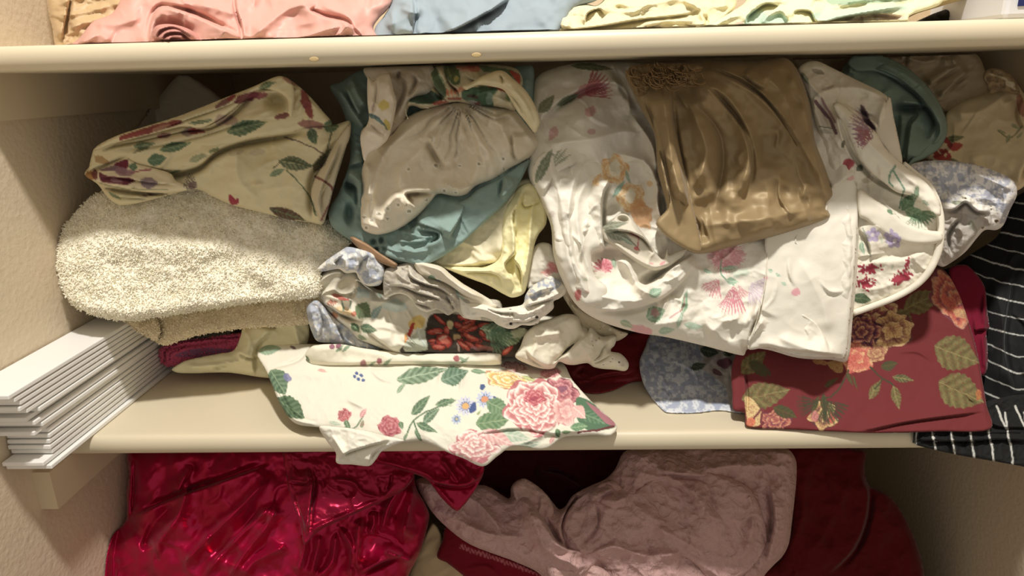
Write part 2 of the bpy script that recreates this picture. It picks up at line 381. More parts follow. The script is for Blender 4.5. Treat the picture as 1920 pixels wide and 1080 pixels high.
def tufts(name,o,nr,length,col,parent,seed=1):
    """terry loops: short tapered spikes standing on the towel's surface"""
    me=o.data;nf=len(me.polygons);rg=np.random.RandomState(seed)
    c=np.empty(nf*3,np.float32);me.polygons.foreach_get('center',c);c=c.reshape(-1,3)
    nn=np.empty(nf*3,np.float32);me.polygons.foreach_get('normal',nn);nn=nn.reshape(-1,3)
    ar=np.empty(nf,np.float32);me.polygons.foreach_get('area',ar)
    wc=c+np.array(o.location);fac=((wc-C0)*nn).sum(1)<.02
    ok=np.nonzero(fac&(ar>1e-8))[0];pr=ar[ok]/ar[ok].sum();ch=rg.choice(ok,nr,p=pr)
    s=np.sqrt(ar[ch])[:,None];b=wc[ch]+(rg.rand(nr,3)-.5)*s*1.2;N=nn[ch]+rg.randn(nr,3)*.6;N/=np.linalg.norm(N,axis=1)[:,None]
    a=np.cross(N,rg.randn(nr,3));a/=np.linalg.norm(a,axis=1)[:,None];bb=np.cross(N,a);w=.0013
    L=length*(.6+.8*rg.rand(nr,1))
    V=np.stack([b+a*w-N*.0005,b-a*w*.5+bb*w*.87-N*.0005,b-a*w*.5-bb*w*.87-N*.0005,b+N*L+a*L*.3],1).reshape(-1,3)
    i=np.arange(nr)*4;F=np.concatenate([np.stack([i,i+1,i+3],1),np.stack([i+1,i+2,i+3],1),np.stack([i+2,i,i+3],1)])
    t=mkobj(name,V,F,fabric('terry'),parent,False,np.clip(np.tile(np.array(col,float),(len(V),1))+rg.randn(nr,1).repeat(4,0)*7,0,255))
    t['kind']='stuff';return t
# ================================================================== camera, light, world
from mathutils import Matrix
cd=bpy.data.cameras.new('camera');cam=bpy.data.objects.new('camera',cd);COL.objects.link(cam)
cd.sensor_width=36;cd.lens=FPX*36/1920;cd.clip_start=.01
M=Matrix.Identity(4)
for i in range(3):M[i][0]=R2[i];M[i][1]=U2[i];M[i][2]=-Fv[i];M[i][3]=C0[i]
cam.matrix_world=M;SC.camera=cam
SC.view_settings.view_transform='Standard';SC.view_settings.look='None';SC.view_settings.gamma=1;SC.view_settings.exposure=0
wd=bpy.data.worlds.new('room_light');SC.world=wd;wd.use_nodes=True
bg=wd.node_tree.nodes['Background'];bg.inputs[0].default_value=(1.0,.92,.8,1);bg.inputs[1].default_value=.43
ld=bpy.data.lights.new('ceiling_lamp_light','AREA');ld.shape='DISK';ld.size=.11;ld.energy=31;ld.color=(1,.96,.89)
lo=bpy.data.objects.new('ceiling_lamp_light',ld);COL.objects.link(lo);lo.location=(.1,-.55,H-TH+2.45*.55)
dv=Matrix.Identity(3)
from mathutils import Vector
lo.rotation_euler=(Vector((0,.1,.1))-Vector(lo.location)).to_track_quat('-Z','Y').to_euler()
# ================================================================== closet
wallm=plain('painted_wall',(211,194,168),.8,(170,.55,.0016),.3)
shm=plain('painted_shelf',(219,207,181),.42,(30,.12,.0006),.45,var=(9,(215,203,177)))
clm=plain('painted_cleat',(214,197,168),.7,(60,.2,.0006),.3)
def wall(n,lo_,hi_,m=wallm):return tag(box(n,lo_,hi_,m),kind='structure')
wall('wall_left',(-W-.02,-.32,-.43),(-W,D+.02,.95));wall('wall_right',(WR,-.32,-.43),(WR+.02,D+.02,.95))
wall('wall_back',(-W,D,-.43),(WR,D+.02,.95))
wall('floor',(-W,-.32,-.43),(WR,D,-.4045),plain('carpet',(150,135,115),.95,(300,.8,.003)))
def shelf(name,z,label):
    # bull-nosed board: profile in the yz plane, extruded across the closet
    r=TH/2;pr=[(D-.0015,z),(.012,z)]
    for k in range(0,13):
        a=math.pi/2+math.pi*k/12;pr.append((.0075+.0075*math.cos(a),z-r+r*math.sin(a)))
    pr+=[(.012,z-TH),(D-.0015,z-TH)]
    n=len(pr);xs=[-W+.0008,WR-.0008];V=[(x,y,zz) for x in xs for y,zz in pr]
    F=[[k,(k+1)%n,n+(k+1)%n,n+k] for k in range(n)]+[list(range(n))[::-1],[n+k for k in range(n)]]
    o=mkobj(name,V,F,shm,None,True)
    m=o.modifiers.new('es','EDGE_SPLIT');m.split_angle=math.radians(40)
    return tag(o,label,'shelf')
shelf('closet_shelf',0,'cream painted middle shelf board with rounded front edge, carrying the white slats')
top=shelf('closet_shelf',H,'cream painted upper shelf board with rounded front edge, under the pink and grey-blue cloths')
for x,y in((588,111),(893,103)):
    p=at(x,y,-.0005);V,F=[],[]
    bm=bmesh.new();bmesh.ops.create_uvsphere(bm,u_segments=14,v_segments=8,radius=.0034)
    for v in bm.verts:v.co=(v.co.x*1.3+p[0],v.co.y*.10+p[1]+.0012,v.co.z*.6+p[2])
    V=[tuple(v.co) for v in bm.verts];F=[[v.index for v in f.verts] for f in bm.faces];bm.free()
    s=mkobj('paint_drip',V,F,plain('drip',(196,172,126),.5),top,True)
ch=.0435
wall('trim_1',(-W,.004,H-TH-ch),(-W+.009,D-.001,H-TH),clm);wall('trim_2',(-W+.009,D-.009,H-TH-ch),(WR,D,H-TH),clm)
wall('trim_3',(-W,-.03,-TH-ch),(-W+.018,D-.001,-TH),clm);wall('trim_4',(-W+.018,D-.018,-TH-ch),(WR,D,-TH),clm)
wall('trim_5',(WR-.009,.004,H-TH-ch),(WR,D-.01,H-TH),clm);wall('trim_6',(WR-.018,.006,-TH-ch),(WR,D-.019,-TH),clm)
# ---- white slats stacked by the left wall
slm=plain('white_slat',(240,239,236),.38,None,.5)
ns=17;tz=.0951/ns
fr=[-.060,-.064,-.05,-.052,-.051,-.05,-.049,-.066,-.058,-.066,-.070,-.060,-.074,-.082,-.080,-.086,-.092]
rr=[-.409,-.413,-.4125,-.412,-.412,-.4115,-.412,-.4125,-.409,-.4095,-.4135,-.4065,-.407,-.4065,-.406,-.4055,-.405]
for k in range(ns):
    w_='topmost, clear of the others' if k==ns-1 else 'lowest, lying flat on the shelf' if k==0 else None
    words=['','second from the bottom','third from the bottom','fourth from the bottom','fifth from the bottom','sixth from the bottom','seventh from the bottom','eighth from the bottom','middle one','eighth from the top','seventh from the top','sixth from the top','fifth from the top','fourth from the top','third from the top','second from the top','']
    o=box('white_slat',(-W+.0015+.001*random.random(),fr[k],.0006+k*tz),(rr[k]-.001,.40-.004*random.random(),.0006+(k+1)*tz-.0012),slm,None,.0009)
    tag(o,'thin white slat in the stack by the left wall, '+(w_ or words[k]),'slat','white slats stacked by the left wall')
# small tab hanging at the shelf end below the slats
# ================================================================== fabrics
WH=(234,229,213)
# --- terry towel standing at the back
def p_(q):pass
o=cloth('terry_towel',1,[(870,352),(930,375),(1060,470),(1150,600),(1150,760),(1150,1250),(1100,1640),(720,1640),(660,1250),(640,760),(600,720),(690,580),(740,500)],[(300,150,.33),(440,300,.30)],T=12,Tb=20,R=16,col=(205,197,180),mat='terry',step=4,noise=[(2,20)],
 label='grey-white terry towel corner standing upright in the shade at the back left',cat='towel')
# --- big cream towel
big=cloth('terry_towel',5,[(205,230),(222,165),(285,88),(335,45),(430,30),(700,-40),(800,0),(960,60),(1150,140),(1215,195),(1222,220),(1170,262),(1120,310),(1108,400),(900,421),(700,450),(560,472),(440,487),(370,476),(300,455),(245,420),(215,370),(204,300)],
 [(110,480,.062),(350,380,.135),(350,590,.068),(640,430,.115)],T=30,Tb=60,R=60,col=(250,244,226),mat='terry',step=1.7,noise=[(1.5,60),(.9,3.2)],
 folds=[('r',16,5,[(240,395),(330,440),(450,458),(700,425),(1000,395)]),('r',30,6,[(230,250),(500,230),(900,240)])],
 label='thick cream terry towel, large, folded with rounded front, left on the middle shelf',cat='towel')
tufts('terry_loops',big,14000,.0022,(250,243,222),big)
tw2=cloth('terry_towel',5,[(430,470),(560,440),(1110,370),(1180,430),(1150,480),(1000,505),(860,512),(700,535),(640,552),(600,566),(572,573),(540,556),(480,521),(440,490)],[(300,560,.115),(300,640,.085)],T=16,Tb=70,R=14,
 col=(220,203,168),mat='terry',step=1.8,noise=[(1.5,30),(.8,3.6)],folds=[('s',5,7,[(535,575),(550,530),(548,500),(530,470)],30)],label='beige terry towel with a thin folded edge, pressed under the thick cream towel',cat='towel')
tufts('terry_loops',tw2,4000,.0015,(240,226,196),tw2)
def p(k):
    k.poly([(640,590),(740,580),(830,590),(700,615),(610,612)],(110,90,130),.8);k.speck(4,(150,70,100),.1,a=.5)
    k.stem([(575,630),(580,590),(640,560),(830,545)],6,(120,30,60));k.stem([(590,625),(595,600),(650,575)],4,(130,35,70))
o=cloth('rolled_towel',5,[(556,605),(562,580),(620,560),(730,545),(850,525),(960,500),(1040,500),(1040,640),(820,640),(600,646),(566,636)],[(300,650,.150),(540,640,.145)],T=14,Tb=40,R=18,col=(205,88,120),mat='terry',step=1.8,
 noise=[(1,10),(.6,3.5)],folds=[('r',3,-4,[(575,625),(578,595),(610,580),(700,568),(830,553)])],paint=p,label='pink and purple terry towel rolled up under the beige towel',cat='towel')
tufts('terry_loops',o,1500,.0011,(205,90,122),o)
o=cloth('cotton_cloth',5,[(600,655),(650,625),(760,602),(815,590),(840,540),(852,505),(930,502),(960,510),(985,455),(1010,440),(1060,460),(1080,540),(1040,620),(980,680),(920,685),(800,668),(680,670),(620,668)],[(450,640,.126)],T=9,Tb=20,R=12,
 col=(233,226,190),noise=[(3,25,20,2)],folds=[('s',4,7,[(890,690),(880,620),(900,560),(960,510)],25),('s',4,6,[(830,590),(870,610),(905,600)],20),('r',7,6,[(850,510),(870,560),(850,640)]),('r',5,5,[(640,650),(760,640),(880,625)]),('s',3,4,[(800,668),(740,650),(860,620)],15),('r',10,7,[(1010,450),(1040,560),(1060,640)])],
 label='pale cream thin cotton cloth crumpled beside the pink rolled towel',cat='cloth')
# --- cream floral bundle upper left
def p(k):
    k.cr='G'
    k.poly([(330,505),(420,475),(560,425),(720,385),(800,375),(795,405),(700,435),(600,470),(500,500),(340,535)],(150,70,65))
    k.blob(640,440,70,18,-18,(190,140,115),.8);k.blob(1120,250,70,25,-30,(130,85,85),.9);k.blob(1180,215,40,18,-30,(150,60,60))
    k.blob(850,470,60,30,-8,(150,130,120),.8);k.blob(900,465,50,22,0,(150,55,55),.95);k.blob(945,468,30,15,10,(165,60,60));k.blob(680,490,40,22,0,(150,100,95),.8);k.blob(640,500,18,12,0,(150,60,75),.8)
    k.leaf(760,580,260,75,-14,(80,105,80),(130,150,110));k.leaf(620,678,160,95,-10,(80,110,85),(120,145,115));k.leaf(438,728,60,65,-60,(80,110,80),(120,140,110),vein=3)
    k.leaf(950,395,220,36,-8,(75,90,70),(140,150,110));k.blob(500,605,70,14,-20,(130,120,80),.8);k.blob(1045,605,40,14,-20,(110,125,85),.8);k.leaf(760,770,110,24,-12,(70,95,65),(90,120,80))
    k.poly([(175,755),(290,715),(400,672),(392,740),(380,790),(300,770)],(130,100,110));k.poly([(290,712),(400,672),(392,745)],(115,40,60))
    k.poly([(180,770),(260,800),(400,810),(455,835),(400,868),(240,855),(190,835)],(110,50,62));k.blob(310,835,50,18,8,(150,110,115),.9)
    k.blob(555,850,70,45,0,(135,115,125),.85);k.stem([(420,775),(500,760),(570,750)],7,(150,60,75));k.fan(800,870,110,-10,50,9,(120,110,100),.8)
    k.blob(205,680,60,28,20,(180,140,85),.8);k.blob(115,800,40,40,0,(165,110,50),.9);k.blob(150,790,22,40,0,(110,50,45),.9);k.blob(880,870,40,30,0,(120,90,95),.7)
    k.stem([(190,850),(280,880),(420,900),(700,900)],7,(120,125,85),.6);k.leaf(300,950,140,28,30,(90,115,85),(140,150,110));k.leaf(600,940,280,24,-4,(100,60,70),(190,180,150))
    k.cr=1
    k.leaf(700,700,120,40,-10,(80,108,80),(150,160,120));k.blob(600,830,50,22,10,(150,110,120),.8);k.blob(1360,560,40,14,-10,(120,60,60),.8);k.leaf(960,760,110,34,-20,(90,115,85),(150,160,120),.6);k.blob(1140,735,36,14,-10,(190,175,150),.6);k.leaf(1195,612,205,72,-14,(75,105,80),(150,160,120),vein=7);k.blob(1240,735,40,16,-10,(190,175,150),.5)
    k.blob(1190,470,60,22,-20,(140,80,80));k.blob(1240,460,50,16,-5,(150,70,80),.8);k.blob(1090,580,60,25,0,(170,140,130),.7);k.blob(1480,500,22,80,-20,(145,60,60),.85);k.blob(1500,600,60,22,10,(150,95,90),.8);k.blob(1400,390,50,18,30,(160,100,90),.7)
    k.leaf(1290,410,90,35,-20,(80,105,80),(150,160,120));k.leaf(1510,660,90,50,70,(75,100,75),(130,145,110))
    k.leaf(1430,790,180,70,8,(70,85,65),(170,170,130),vein=8);k.leaf(1555,770,150,46,-55,(85,60,55),(150,150,110),vein=8);k.stem([(1600,640),(1560,760),(1500,800),(1380,770),(1320,810)],5,(90,100,70))
    k.stem([(1380,820),(1450,890),(1500,960),(1520,1040)],5,(90,110,80));k.leaf(1340,830,90,35,-25,(110,130,100),(150,165,130));k.leaf(1390,1035,190,60,18,(95,40,45),(110,130,90),vein=8)
    k.stem([(1370,660),(1480,700),(1560,740)],4,(100,80,75));k.blob(1120,965,14,28,-20,(170,60,75));k.blob(1140,975,10,18,20,(170,60,75))
    k.stem([(1520,850),(1600,900),(1600,960),(1550,1060)],10,(120,60,55),.8);k.leaf(1600,610,80,60,0,(80,110,75),(150,160,120))
bundle=cloth('floral_cotton_sheet',1,[(408,842),(440,790),(455,715),(560,655),(700,610),(870,556),(1100,465),(1220,418),(1340,367),(1400,385),(1480,450),(1560,540),(1605,600),(1685,582),(1688,640),(1655,760),(1610,900),(1580,1000),(1560,1078),(1500,1072),(1400,1060),(1290,1032),(1130,992),(1030,950),(940,912),(700,972),(580,990),(520,952),(470,888)],
 [(170,330,.085),(400,240,.11),(640,250,.12),(400,350,.095),(620,410,.10)],T=20,Tb=60,R=22,fs=.75,col=(222,211,174),noise=[(3,45,-20,1.6),(1,14)],
 folds=[('s',4,9,[(445,722),(580,692),(700,672),(900,628),(1010,612),(1100,560),(1190,480),(1310,440)],24),
  ('s',4,8,[(690,605),(860,590),(980,570),(1080,540),(1160,500)],14),
  ('s',4,8,[(760,840),(830,826),(950,800),(1050,722),(1200,672),(1400,640),(1500,605)],26),
  ('s',3,6,[(450,810),(540,790),(620,765),(700,720),(900,680),(1150,600),(1400,570)],14),
  ('s',4,8,[(470,882),(560,905),(700,922),(850,922),(945,905)],12),('s',3,6,[(490,905),(560,940),(700,950),(860,940)],9),('r',4,6,[(500,945),(600,975),(760,955)]),
  ('r',5,-26,[(600,790),(740,835),(830,850),(960,815),(1055,740),(1205,690),(1400,658),(1500,625)]),('r',4,-20,[(480,900),(560,918),(700,936),(860,936),(950,915)]),('r',5,-20,[(1500,1060),(1498,960),(1500,860),(1575,745),(1630,660)]),
  ('d',1335,490,50,35,0,-16),('r',6,9,[(1230,450),(1330,440),(1385,480),(1385,550)]),('r',5,7,[(1200,480),(1290,480),(1320,520),(1330,560)]),
  ('r',6,8,[(1395,385),(1410,470),(1410,560)]),('s',4,8,[(1520,1060),(1500,960),(1500,860),(1580,740),(1640,640)],20),('s',3,6,[(1570,1060),(1545,960),(1610,840),(1650,700)],10),
  ('r',14,6,[(850,880),(940,860),(1060,760),(1200,720)]),('r',8,5,[(1020,760),(1010,860)]),('r',8,4,[(1140,700),(1150,860),(1250,960)])],
 paint=p,label='cream sheet with green leaves and burgundy flowers, bundled on top of the cream towel',cat='sheet')
LB=[(170,330,.085),(400,240,.11),(640,250,.12),(400,350,.095),(620,410,.10)]
cloth('folded_layer',1,[(450,722),(470,712),(560,655),(870,556),(1100,465),(1220,418),(1340,367),(1400,385),(1480,450),(1560,540),(1600,600),(1500,612),(1400,640),(1200,672),(1050,722),(950,790),(850,822),(740,812),(640,790),(600,766),(520,790),(445,822),(425,830)],LB,T=9,Tb=4,R=10,lift=17,col=(224,213,176),paint=p,parent=bundle,noise=[(1.5,20,-20,3)],wr=1.6,
 folds=[('r',4,-20,[(470,735),(560,704),(700,670),(870,630),(1000,622),(1110,560),(1195,485),(1250,450)]),('s',3,6,[(450,740),(620,712),(800,690),(1000,640),(1200,580),(1400,560)],14),('d',1335,490,52,38,0,-18),('r',4,7,[(1240,450),(1330,440),(1390,480),(1385,550)])])
cloth('folded_layer',1,[(455,716),(560,655),(870,556),(1100,465),(1220,418),(1340,367),(1400,385),(1420,440),(1410,560),(1385,552),(1385,480),(1330,440),(1250,432),(1190,468),(1100,548),(1000,606),(960,618),(870,612),(700,655),(560,690),(470,722)],LB,T=7,Tb=4,R=7,lift=29,col=(226,215,178),paint=p,parent=bundle,noise=[(1.2,14,-20,3)],wr=1,folds=[('s',2.5,6,[(600,672),(860,585),(1100,500),(1250,420)],10)])
cloth('folded_layer',1,[(412,842),(450,830),(520,800),(608,766),(660,790),(740,810),(822,836),(850,872),(900,890),(942,906),(860,924),(700,922),(560,903),(480,880)],LB,T=8,Tb=4,R=8,lift=22,col=(220,208,176),paint=p,parent=bundle,noise=[(1.2,14,0,3)],wr=1,folds=[('s',2.5,6,[(440,850),(560,850),(700,872),(880,890)],10)])
cloth('folded_layer',1,[(1555,1072),(1515,1000),(1500,930),(1520,860),(1580,760),(1640,650),(1688,600),(1688,660),(1650,760),(1612,900),(1585,1000)],LB,T=6,Tb=4,R=6,lift=16,col=(206,194,166),paint=p,parent=bundle,wr=.5,folds=[('s',2.5,6,[(1555,1060),(1540,960),(1570,860),(1650,680)],10)])
# --- teal cloth behind the white eyelet pillowcase
teal=cloth('teal_cotton_sheet',2,[(50,225),(105,200),(190,145),(300,125),(600,125),(900,130),(1020,115),(1080,125),(1085,250),(1110,380),(1140,440),(1115,520),(1065,600),(1000,730),(950,800),(900,850),(800,940),(700,1030),(600,1095),(520,1125),(430,1120),(330,1100),(250,1070),(150,1000),(60,930),(45,850),(95,760),(150,600),(150,480),(110,330)],
 [(640,170,.16),(1000,150,.15),(640,430,.09),(1000,300,.10),(800,500,.078)],T=18,Tb=50,R=18,fs=1.3,col=(136,158,152),noise=[(4,40,50,2),(1.5,15)],
 folds=[('r',8,12,[(80,225),(140,300),(200,400),(240,450)]),('r',7,10,[(150,170),(190,260),(235,330)]),('s',5,10,[(130,220),(170,300),(210,370)],18),
 ('d',150,720,45,30,60,-14),('r',6,9,[(95,700),(130,660),(200,700),(200,800)]),('d',150,870,22,50,0,-10),('s',4,9,[(120,700),(190,730),(200,860)],20),('s',4,9,[(60,640),(140,620),(230,600)],20),
 ('s',5,8,[(940,670),(930,740),(920,800)],30),('s',5,10,[(480,905),(620,960),(600,1000)],25),('s',5,9,[(640,990),(700,900),(740,800)],40),('r',5,7,[(400,950),(500,980),(600,985)]),('r',5,7,[(380,1000),(450,1010),(560,1000)]),('r',5,7,[(300,1020),(400,1060),(500,1040)]),
 ('d',270,1010,14,14,0,-6),('d',310,1000,12,16,0,-6),('d',330,1040,14,14,0,-6),('d',285,1050,12,12,0,-6),('s',4,8,[(900,800),(940,770),(1000,700)],20)],
 label='dusty teal cotton sheet crumpled behind and below the white eyelet pillowcase',cat='sheet')
cloth('folded_layer',2,[(330,1075),(400,1000),(480,925),(600,850),(740,790),(800,740),(900,690),(960,650),(1062,590),(1000,730),(950,800),(900,850),(800,940),(700,1030),(600,1095),(520,1125),(440,1112)],[(640,170,.16),(1000,150,.15),(640,430,.09),(1000,300,.10),(800,500,.078)],T=8,Tb=4,R=7,lift=15,col=(138,160,154),parent=teal,noise=[(1.5,20)],wr=1.2,
 folds=[('s',4,7,[(940,670),(930,740),(920,800)],30),('s',3,7,[(480,940),(600,960),(600,1000),(520,1040)],16),('r',5,5,[(400,1040),(480,1060),(560,1050)])])
o=cloth('satin_ribbon',0,[(656,446),(664,444),(690,458),(715,476),(745,495),(738,502),(700,486),(668,462)],[(660,450,.07),(740,498,.06)],T=6,Tb=8,R=6,col=(150,118,88),mat='satin2',step=2,label='narrow brown satin edge of a folded strip poking out below the teal sheet',cat='ribbon')
# --- white eyelet pillowcase with floral top
def p(k):
    for x,y,r in((448,645,9),(587,622,9),(805,613,8),(928,593,9),(705,622,6),(930,640,5),(630,750,8),(690,757,8),(225,885,9),(262,900,9),(235,938,9),(297,868,11),(345,840,9),(342,890,8),(395,820,8),(450,852,11),(435,820,6),(540,795,7)):
        k.eyelet(x,y,r,(165,152,125))
    k.speck(5,(222,214,196),.25,a=.35,pts=[(240,700),(480,720),(560,800),(300,960),(215,900)])
pil=cloth('eyelet_pillowcase',2,[(215,440),(250,420),(330,470),(370,450),(400,400),(450,370),(540,330),(640,308),(740,300),(900,325),(980,340),(1040,410),(1090,470),(1112,512),(1065,580),(960,640),(880,690),(790,725),(740,770),(680,777),(600,765),(560,805),(500,872),(400,942),(300,972),(235,958),(210,930),(205,800),(213,640),(232,560),(205,480)],
 [(690,150,.13),(1000,150,.13),(690,430,.072),(1000,280,.10)],T=24,Tb=22,R=26,fs=1.9,col=(229,219,198),noise=[(3.5,45,70,2),(.8,12)],mat='lace',
 folds=[('p',720,300,13,2.6,120),('r',13,6,[(700,310),(760,450),(800,600),(760,740)]),('s',8,5,[(720,330),(790,480),(850,640)],45),('r',12,6,[(640,330),(560,480),(420,640),(400,760)]),('s',7,6,[(540,460),(600,560),(660,650)],36),('r',9,6,[(600,340),(480,420),(330,560),(270,750),(240,900)]),
 ('r',9,4,[(850,340),(920,440),(980,560)]),('r',7,4,[(940,350),(1040,450),(1080,520)]),('s',4,5,[(980,450),(990,560),(1020,610)],25),('s',5,8,[(480,850),(430,760),(600,750)],20),('r',10,5,[(420,760),(340,830),(300,930)]),('r',6,6,[(620,700),(700,740),(780,715)]),('r',5,6,[(215,600),(250,650),(245,800)])],
 paint=p,label='white eyelet pillowcase gathered at the top, lying over the teal sheet',cat='pillowcase')
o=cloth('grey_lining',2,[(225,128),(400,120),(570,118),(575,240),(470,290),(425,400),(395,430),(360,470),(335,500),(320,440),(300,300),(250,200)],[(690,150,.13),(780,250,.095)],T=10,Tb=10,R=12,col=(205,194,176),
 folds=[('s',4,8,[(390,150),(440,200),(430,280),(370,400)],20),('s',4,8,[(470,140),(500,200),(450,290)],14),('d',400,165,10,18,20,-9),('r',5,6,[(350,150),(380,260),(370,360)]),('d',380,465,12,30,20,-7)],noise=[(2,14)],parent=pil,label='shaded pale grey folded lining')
def p(k):
    k.blob(320,318,28,26,0,(220,200,110),.95);k.blob(338,415,16,32,-10,(215,195,100),.95);k.leaf(275,375,70,26,30,(95,125,130),(130,155,155));k.leaf(300,395,80,20,50,(90,120,125),(130,155,150));k.stem([(250,360),(300,385),(340,440)],6,(90,115,120));k.blob(265,150,38,28,20,(150,135,130),.5)
o=cloth('floral_side_panel',2,[(242,170),(270,195),(300,165),(350,160),(372,240),(388,300),(370,400),(345,485),(300,530),(250,560),(225,600),(210,540),(205,470),(235,420),(248,380),(240,300)],[(690,150,.095),(720,290,.062)],T=12,Tb=10,R=12,col=(232,222,205),noise=[(1.5,20)],
 folds=[('s',3,6,[(300,170),(290,300),(255,400)],18),('r',6,6,[(345,180),(375,300),(350,400)]),('r',7,6,[(225,440),(300,470),(330,500)]),('s',4,5,[(250,390),(300,440),(345,470)],15)],paint=p,parent=pil,label='white side panel printed with yellow roses')
def p(k):
    k.cr='F'
    k.poly([(560,330),(700,330),(800,380),(870,430),(800,480),(700,490),(580,470),(520,440)],(70,92,72));k.poly([(740,120),(800,130),(880,290),(900,400),(850,410),(780,320)],(95,115,85));k.poly([(860,110),(990,110),(1030,280),(960,300),(890,220)],(105,125,85))
    k.blob(985,235,28,30,0,(215,205,120),.9);k.leaf(860,260,200,26,65,(60,85,60),(170,185,140));k.leaf(920,180,160,40,70,(70,95,60),(150,165,110))
    k.poly([(980,110),(1200,105),(1200,175),(1100,180),(1010,160)],(215,130,105));k.blob(1060,160,70,14,15,(235,190,160),.9);k.blob(1170,150,16,30,0,(225,150,120));k.blob(1130,125,40,16,0,(190,75,60))
    k.poly([(1200,110),(1480,150),(1590,200),(1600,290),(1540,260),(1440,190),(1250,180)],(110,130,95));k.poly([(1480,160),(1590,200),(1590,300),(1530,230)],(195,80,65))
    for i,x in enumerate((905,945,985,1020,1060)):k.blob(x,372-i*8,14,36,-10+10*i,(235,150,120),.95,.2,5)
    k.blob(840,470,90,20,-10,(180,85,70),.9);k.blob(960,425,80,18,0,(160,70,60),.8)
    k.poly([(1050,350),(1200,310),(1380,310),(1400,340),(1330,420),(1340,500),(1200,500),(1050,430)],(85,115,88));k.blob(1140,410,60,18,10,(80,60,55),.9);k.blob(1150,470,70,22,15,(175,170,165),.8);k.blob(1190,475,30,14,0,(130,60,55),.9);k.blob(1410,345,60,16,30,(200,90,70),.95);k.blob(1330,320,50,10,0,(195,90,70),.9)
    k.blob(1300,430,40,50,20,(140,165,150),.9);k.leaf(1480,430,130,40,60,(85,120,80),(150,170,120));k.blob(1420,420,40,60,10,(215,210,185),.9);k.leaf(1220,350,120,30,-10,(55,80,55),(120,150,110))
o=cloth('floral_gathered_band',2,[(430,330),(440,290),(480,255),(550,235),(545,160),(580,118),(700,108),(880,108),(990,130),(1025,180),(1020,240),(1000,290),(985,345),(940,335),(880,325),(780,318),(700,300),(640,308),(580,325),(520,335),(470,320)],[(760,200,.115),(980,200,.115),(860,120,.13)],T=40,Tb=20,R=14,col=(215,205,175),
 folds=[('s',3,9,[(560,140),(580,210),(640,280),(680,300)],16),('s',3,9,[(640,140),(660,200),(700,240),(720,290)],14),('r',4,6,[(600,120),(640,200),(680,280)]),('r',4,6,[(560,240),(600,290),(680,300)]),('r',4,5,[(750,300),(830,250),(950,240)]),('r',4,5,[(760,310),(860,280),(960,300)]),('d',560,280,70,24,0,-8),('r',3,5,[(640,250),(650,290)]),('r',3,5,[(665,245),(672,290)]),('r',3,5,[(690,240),(695,290)]),('s',3,7,[(720,150),(800,190),(880,160)],12),('d',850,290,50,14,0,-6)],noise=[(3,12)],paint=p,parent=pil,label='gathered band printed with green leaves and coral flowers')
o=cloth('cream_border',2,[(722,218),(760,205),(830,165),(918,140),(980,185),(1040,240),(1085,310),(1112,385),(1108,425),(1085,455),(1040,400),(1000,350),(965,290),(930,240),(870,222),(800,215),(740,240)],[(870,140,.075),(1000,240,.07)],T=14,Tb=8,R=8,col=(226,214,178),
 folds=[('s',3,6,[(915,150),(935,190),(930,215)],14),('s',3,5,[(800,210),(900,205),(1000,290),(1060,400)],12),('r',4,4,[(960,210),(1040,310),(1085,420)])],noise=[(1.5,16)],parent=pil,label='plain cream folded border')
tube('edge_thread',surfpts(pil,2,[(445,385),(432,345),(440,315),(470,310),(510,325),(550,330)],.012),.0006,'cotton',pil,(232,225,205),6)
# --- pale yellow / ivory
o=cloth('satin_sheet',0,[(800,494),(850,455),(895,410),(930,370),(965,340),(1000,340),(990,400),(960,450),(945,485),(905,500),(860,505),(825,503)],[(850,440,.090),(850,500,.078),(960,420,.09)],T=12,Tb=30,R=12,col=(232,222,190),mat='satin3',noise=[(1.5,20)],
 folds=[('s',4,7,[(935,490),(945,440),(950,390),(980,350)],20),('r',6,4,[(830,495),(880,495),(930,480)])],label='ivory satin sheet edge between the teal sheet and the pale yellow cotton',cat='sheet')
ylw=cloth('yellow_cotton_sheet',0,[(938,440),(940,400),(955,370),(975,348),(995,343),(1012,358),(1025,390),(1024,420),(1010,440),(1002,460),(992,510),(984,548),(962,558),(945,552),(915,535),(880,522),(845,508),(825,499),(870,500),(905,500),(930,490),(938,470)],[(980,350,.095),(980,550,.065),(860,505,.07)],T=15,Tb=18,R=9,col=(244,236,188),step=2.5,
 folds=[('s',3,7,[(968,545),(955,520),(945,495),(965,470),(960,400),(985,370)],18),('r',5,7,[(985,350),(970,380),(965,430),(963,480),(975,520)]),('r',4,6,[(1005,360),(995,420),(992,460),(980,540)]),('s',3,6,[(962,480),(978,510),(980,545)],12),('s',3,5,[(985,355),(985,385),(1020,370)],12),('s',3,4,[(850,512),(890,508),(935,515),(948,545)],20),('d',958,500,8,18,15,-6)],noise=[(1.5,18)],
 label='pale yellow cotton sheet, folded to a point, left of the large white floral bag',cat='sheet')
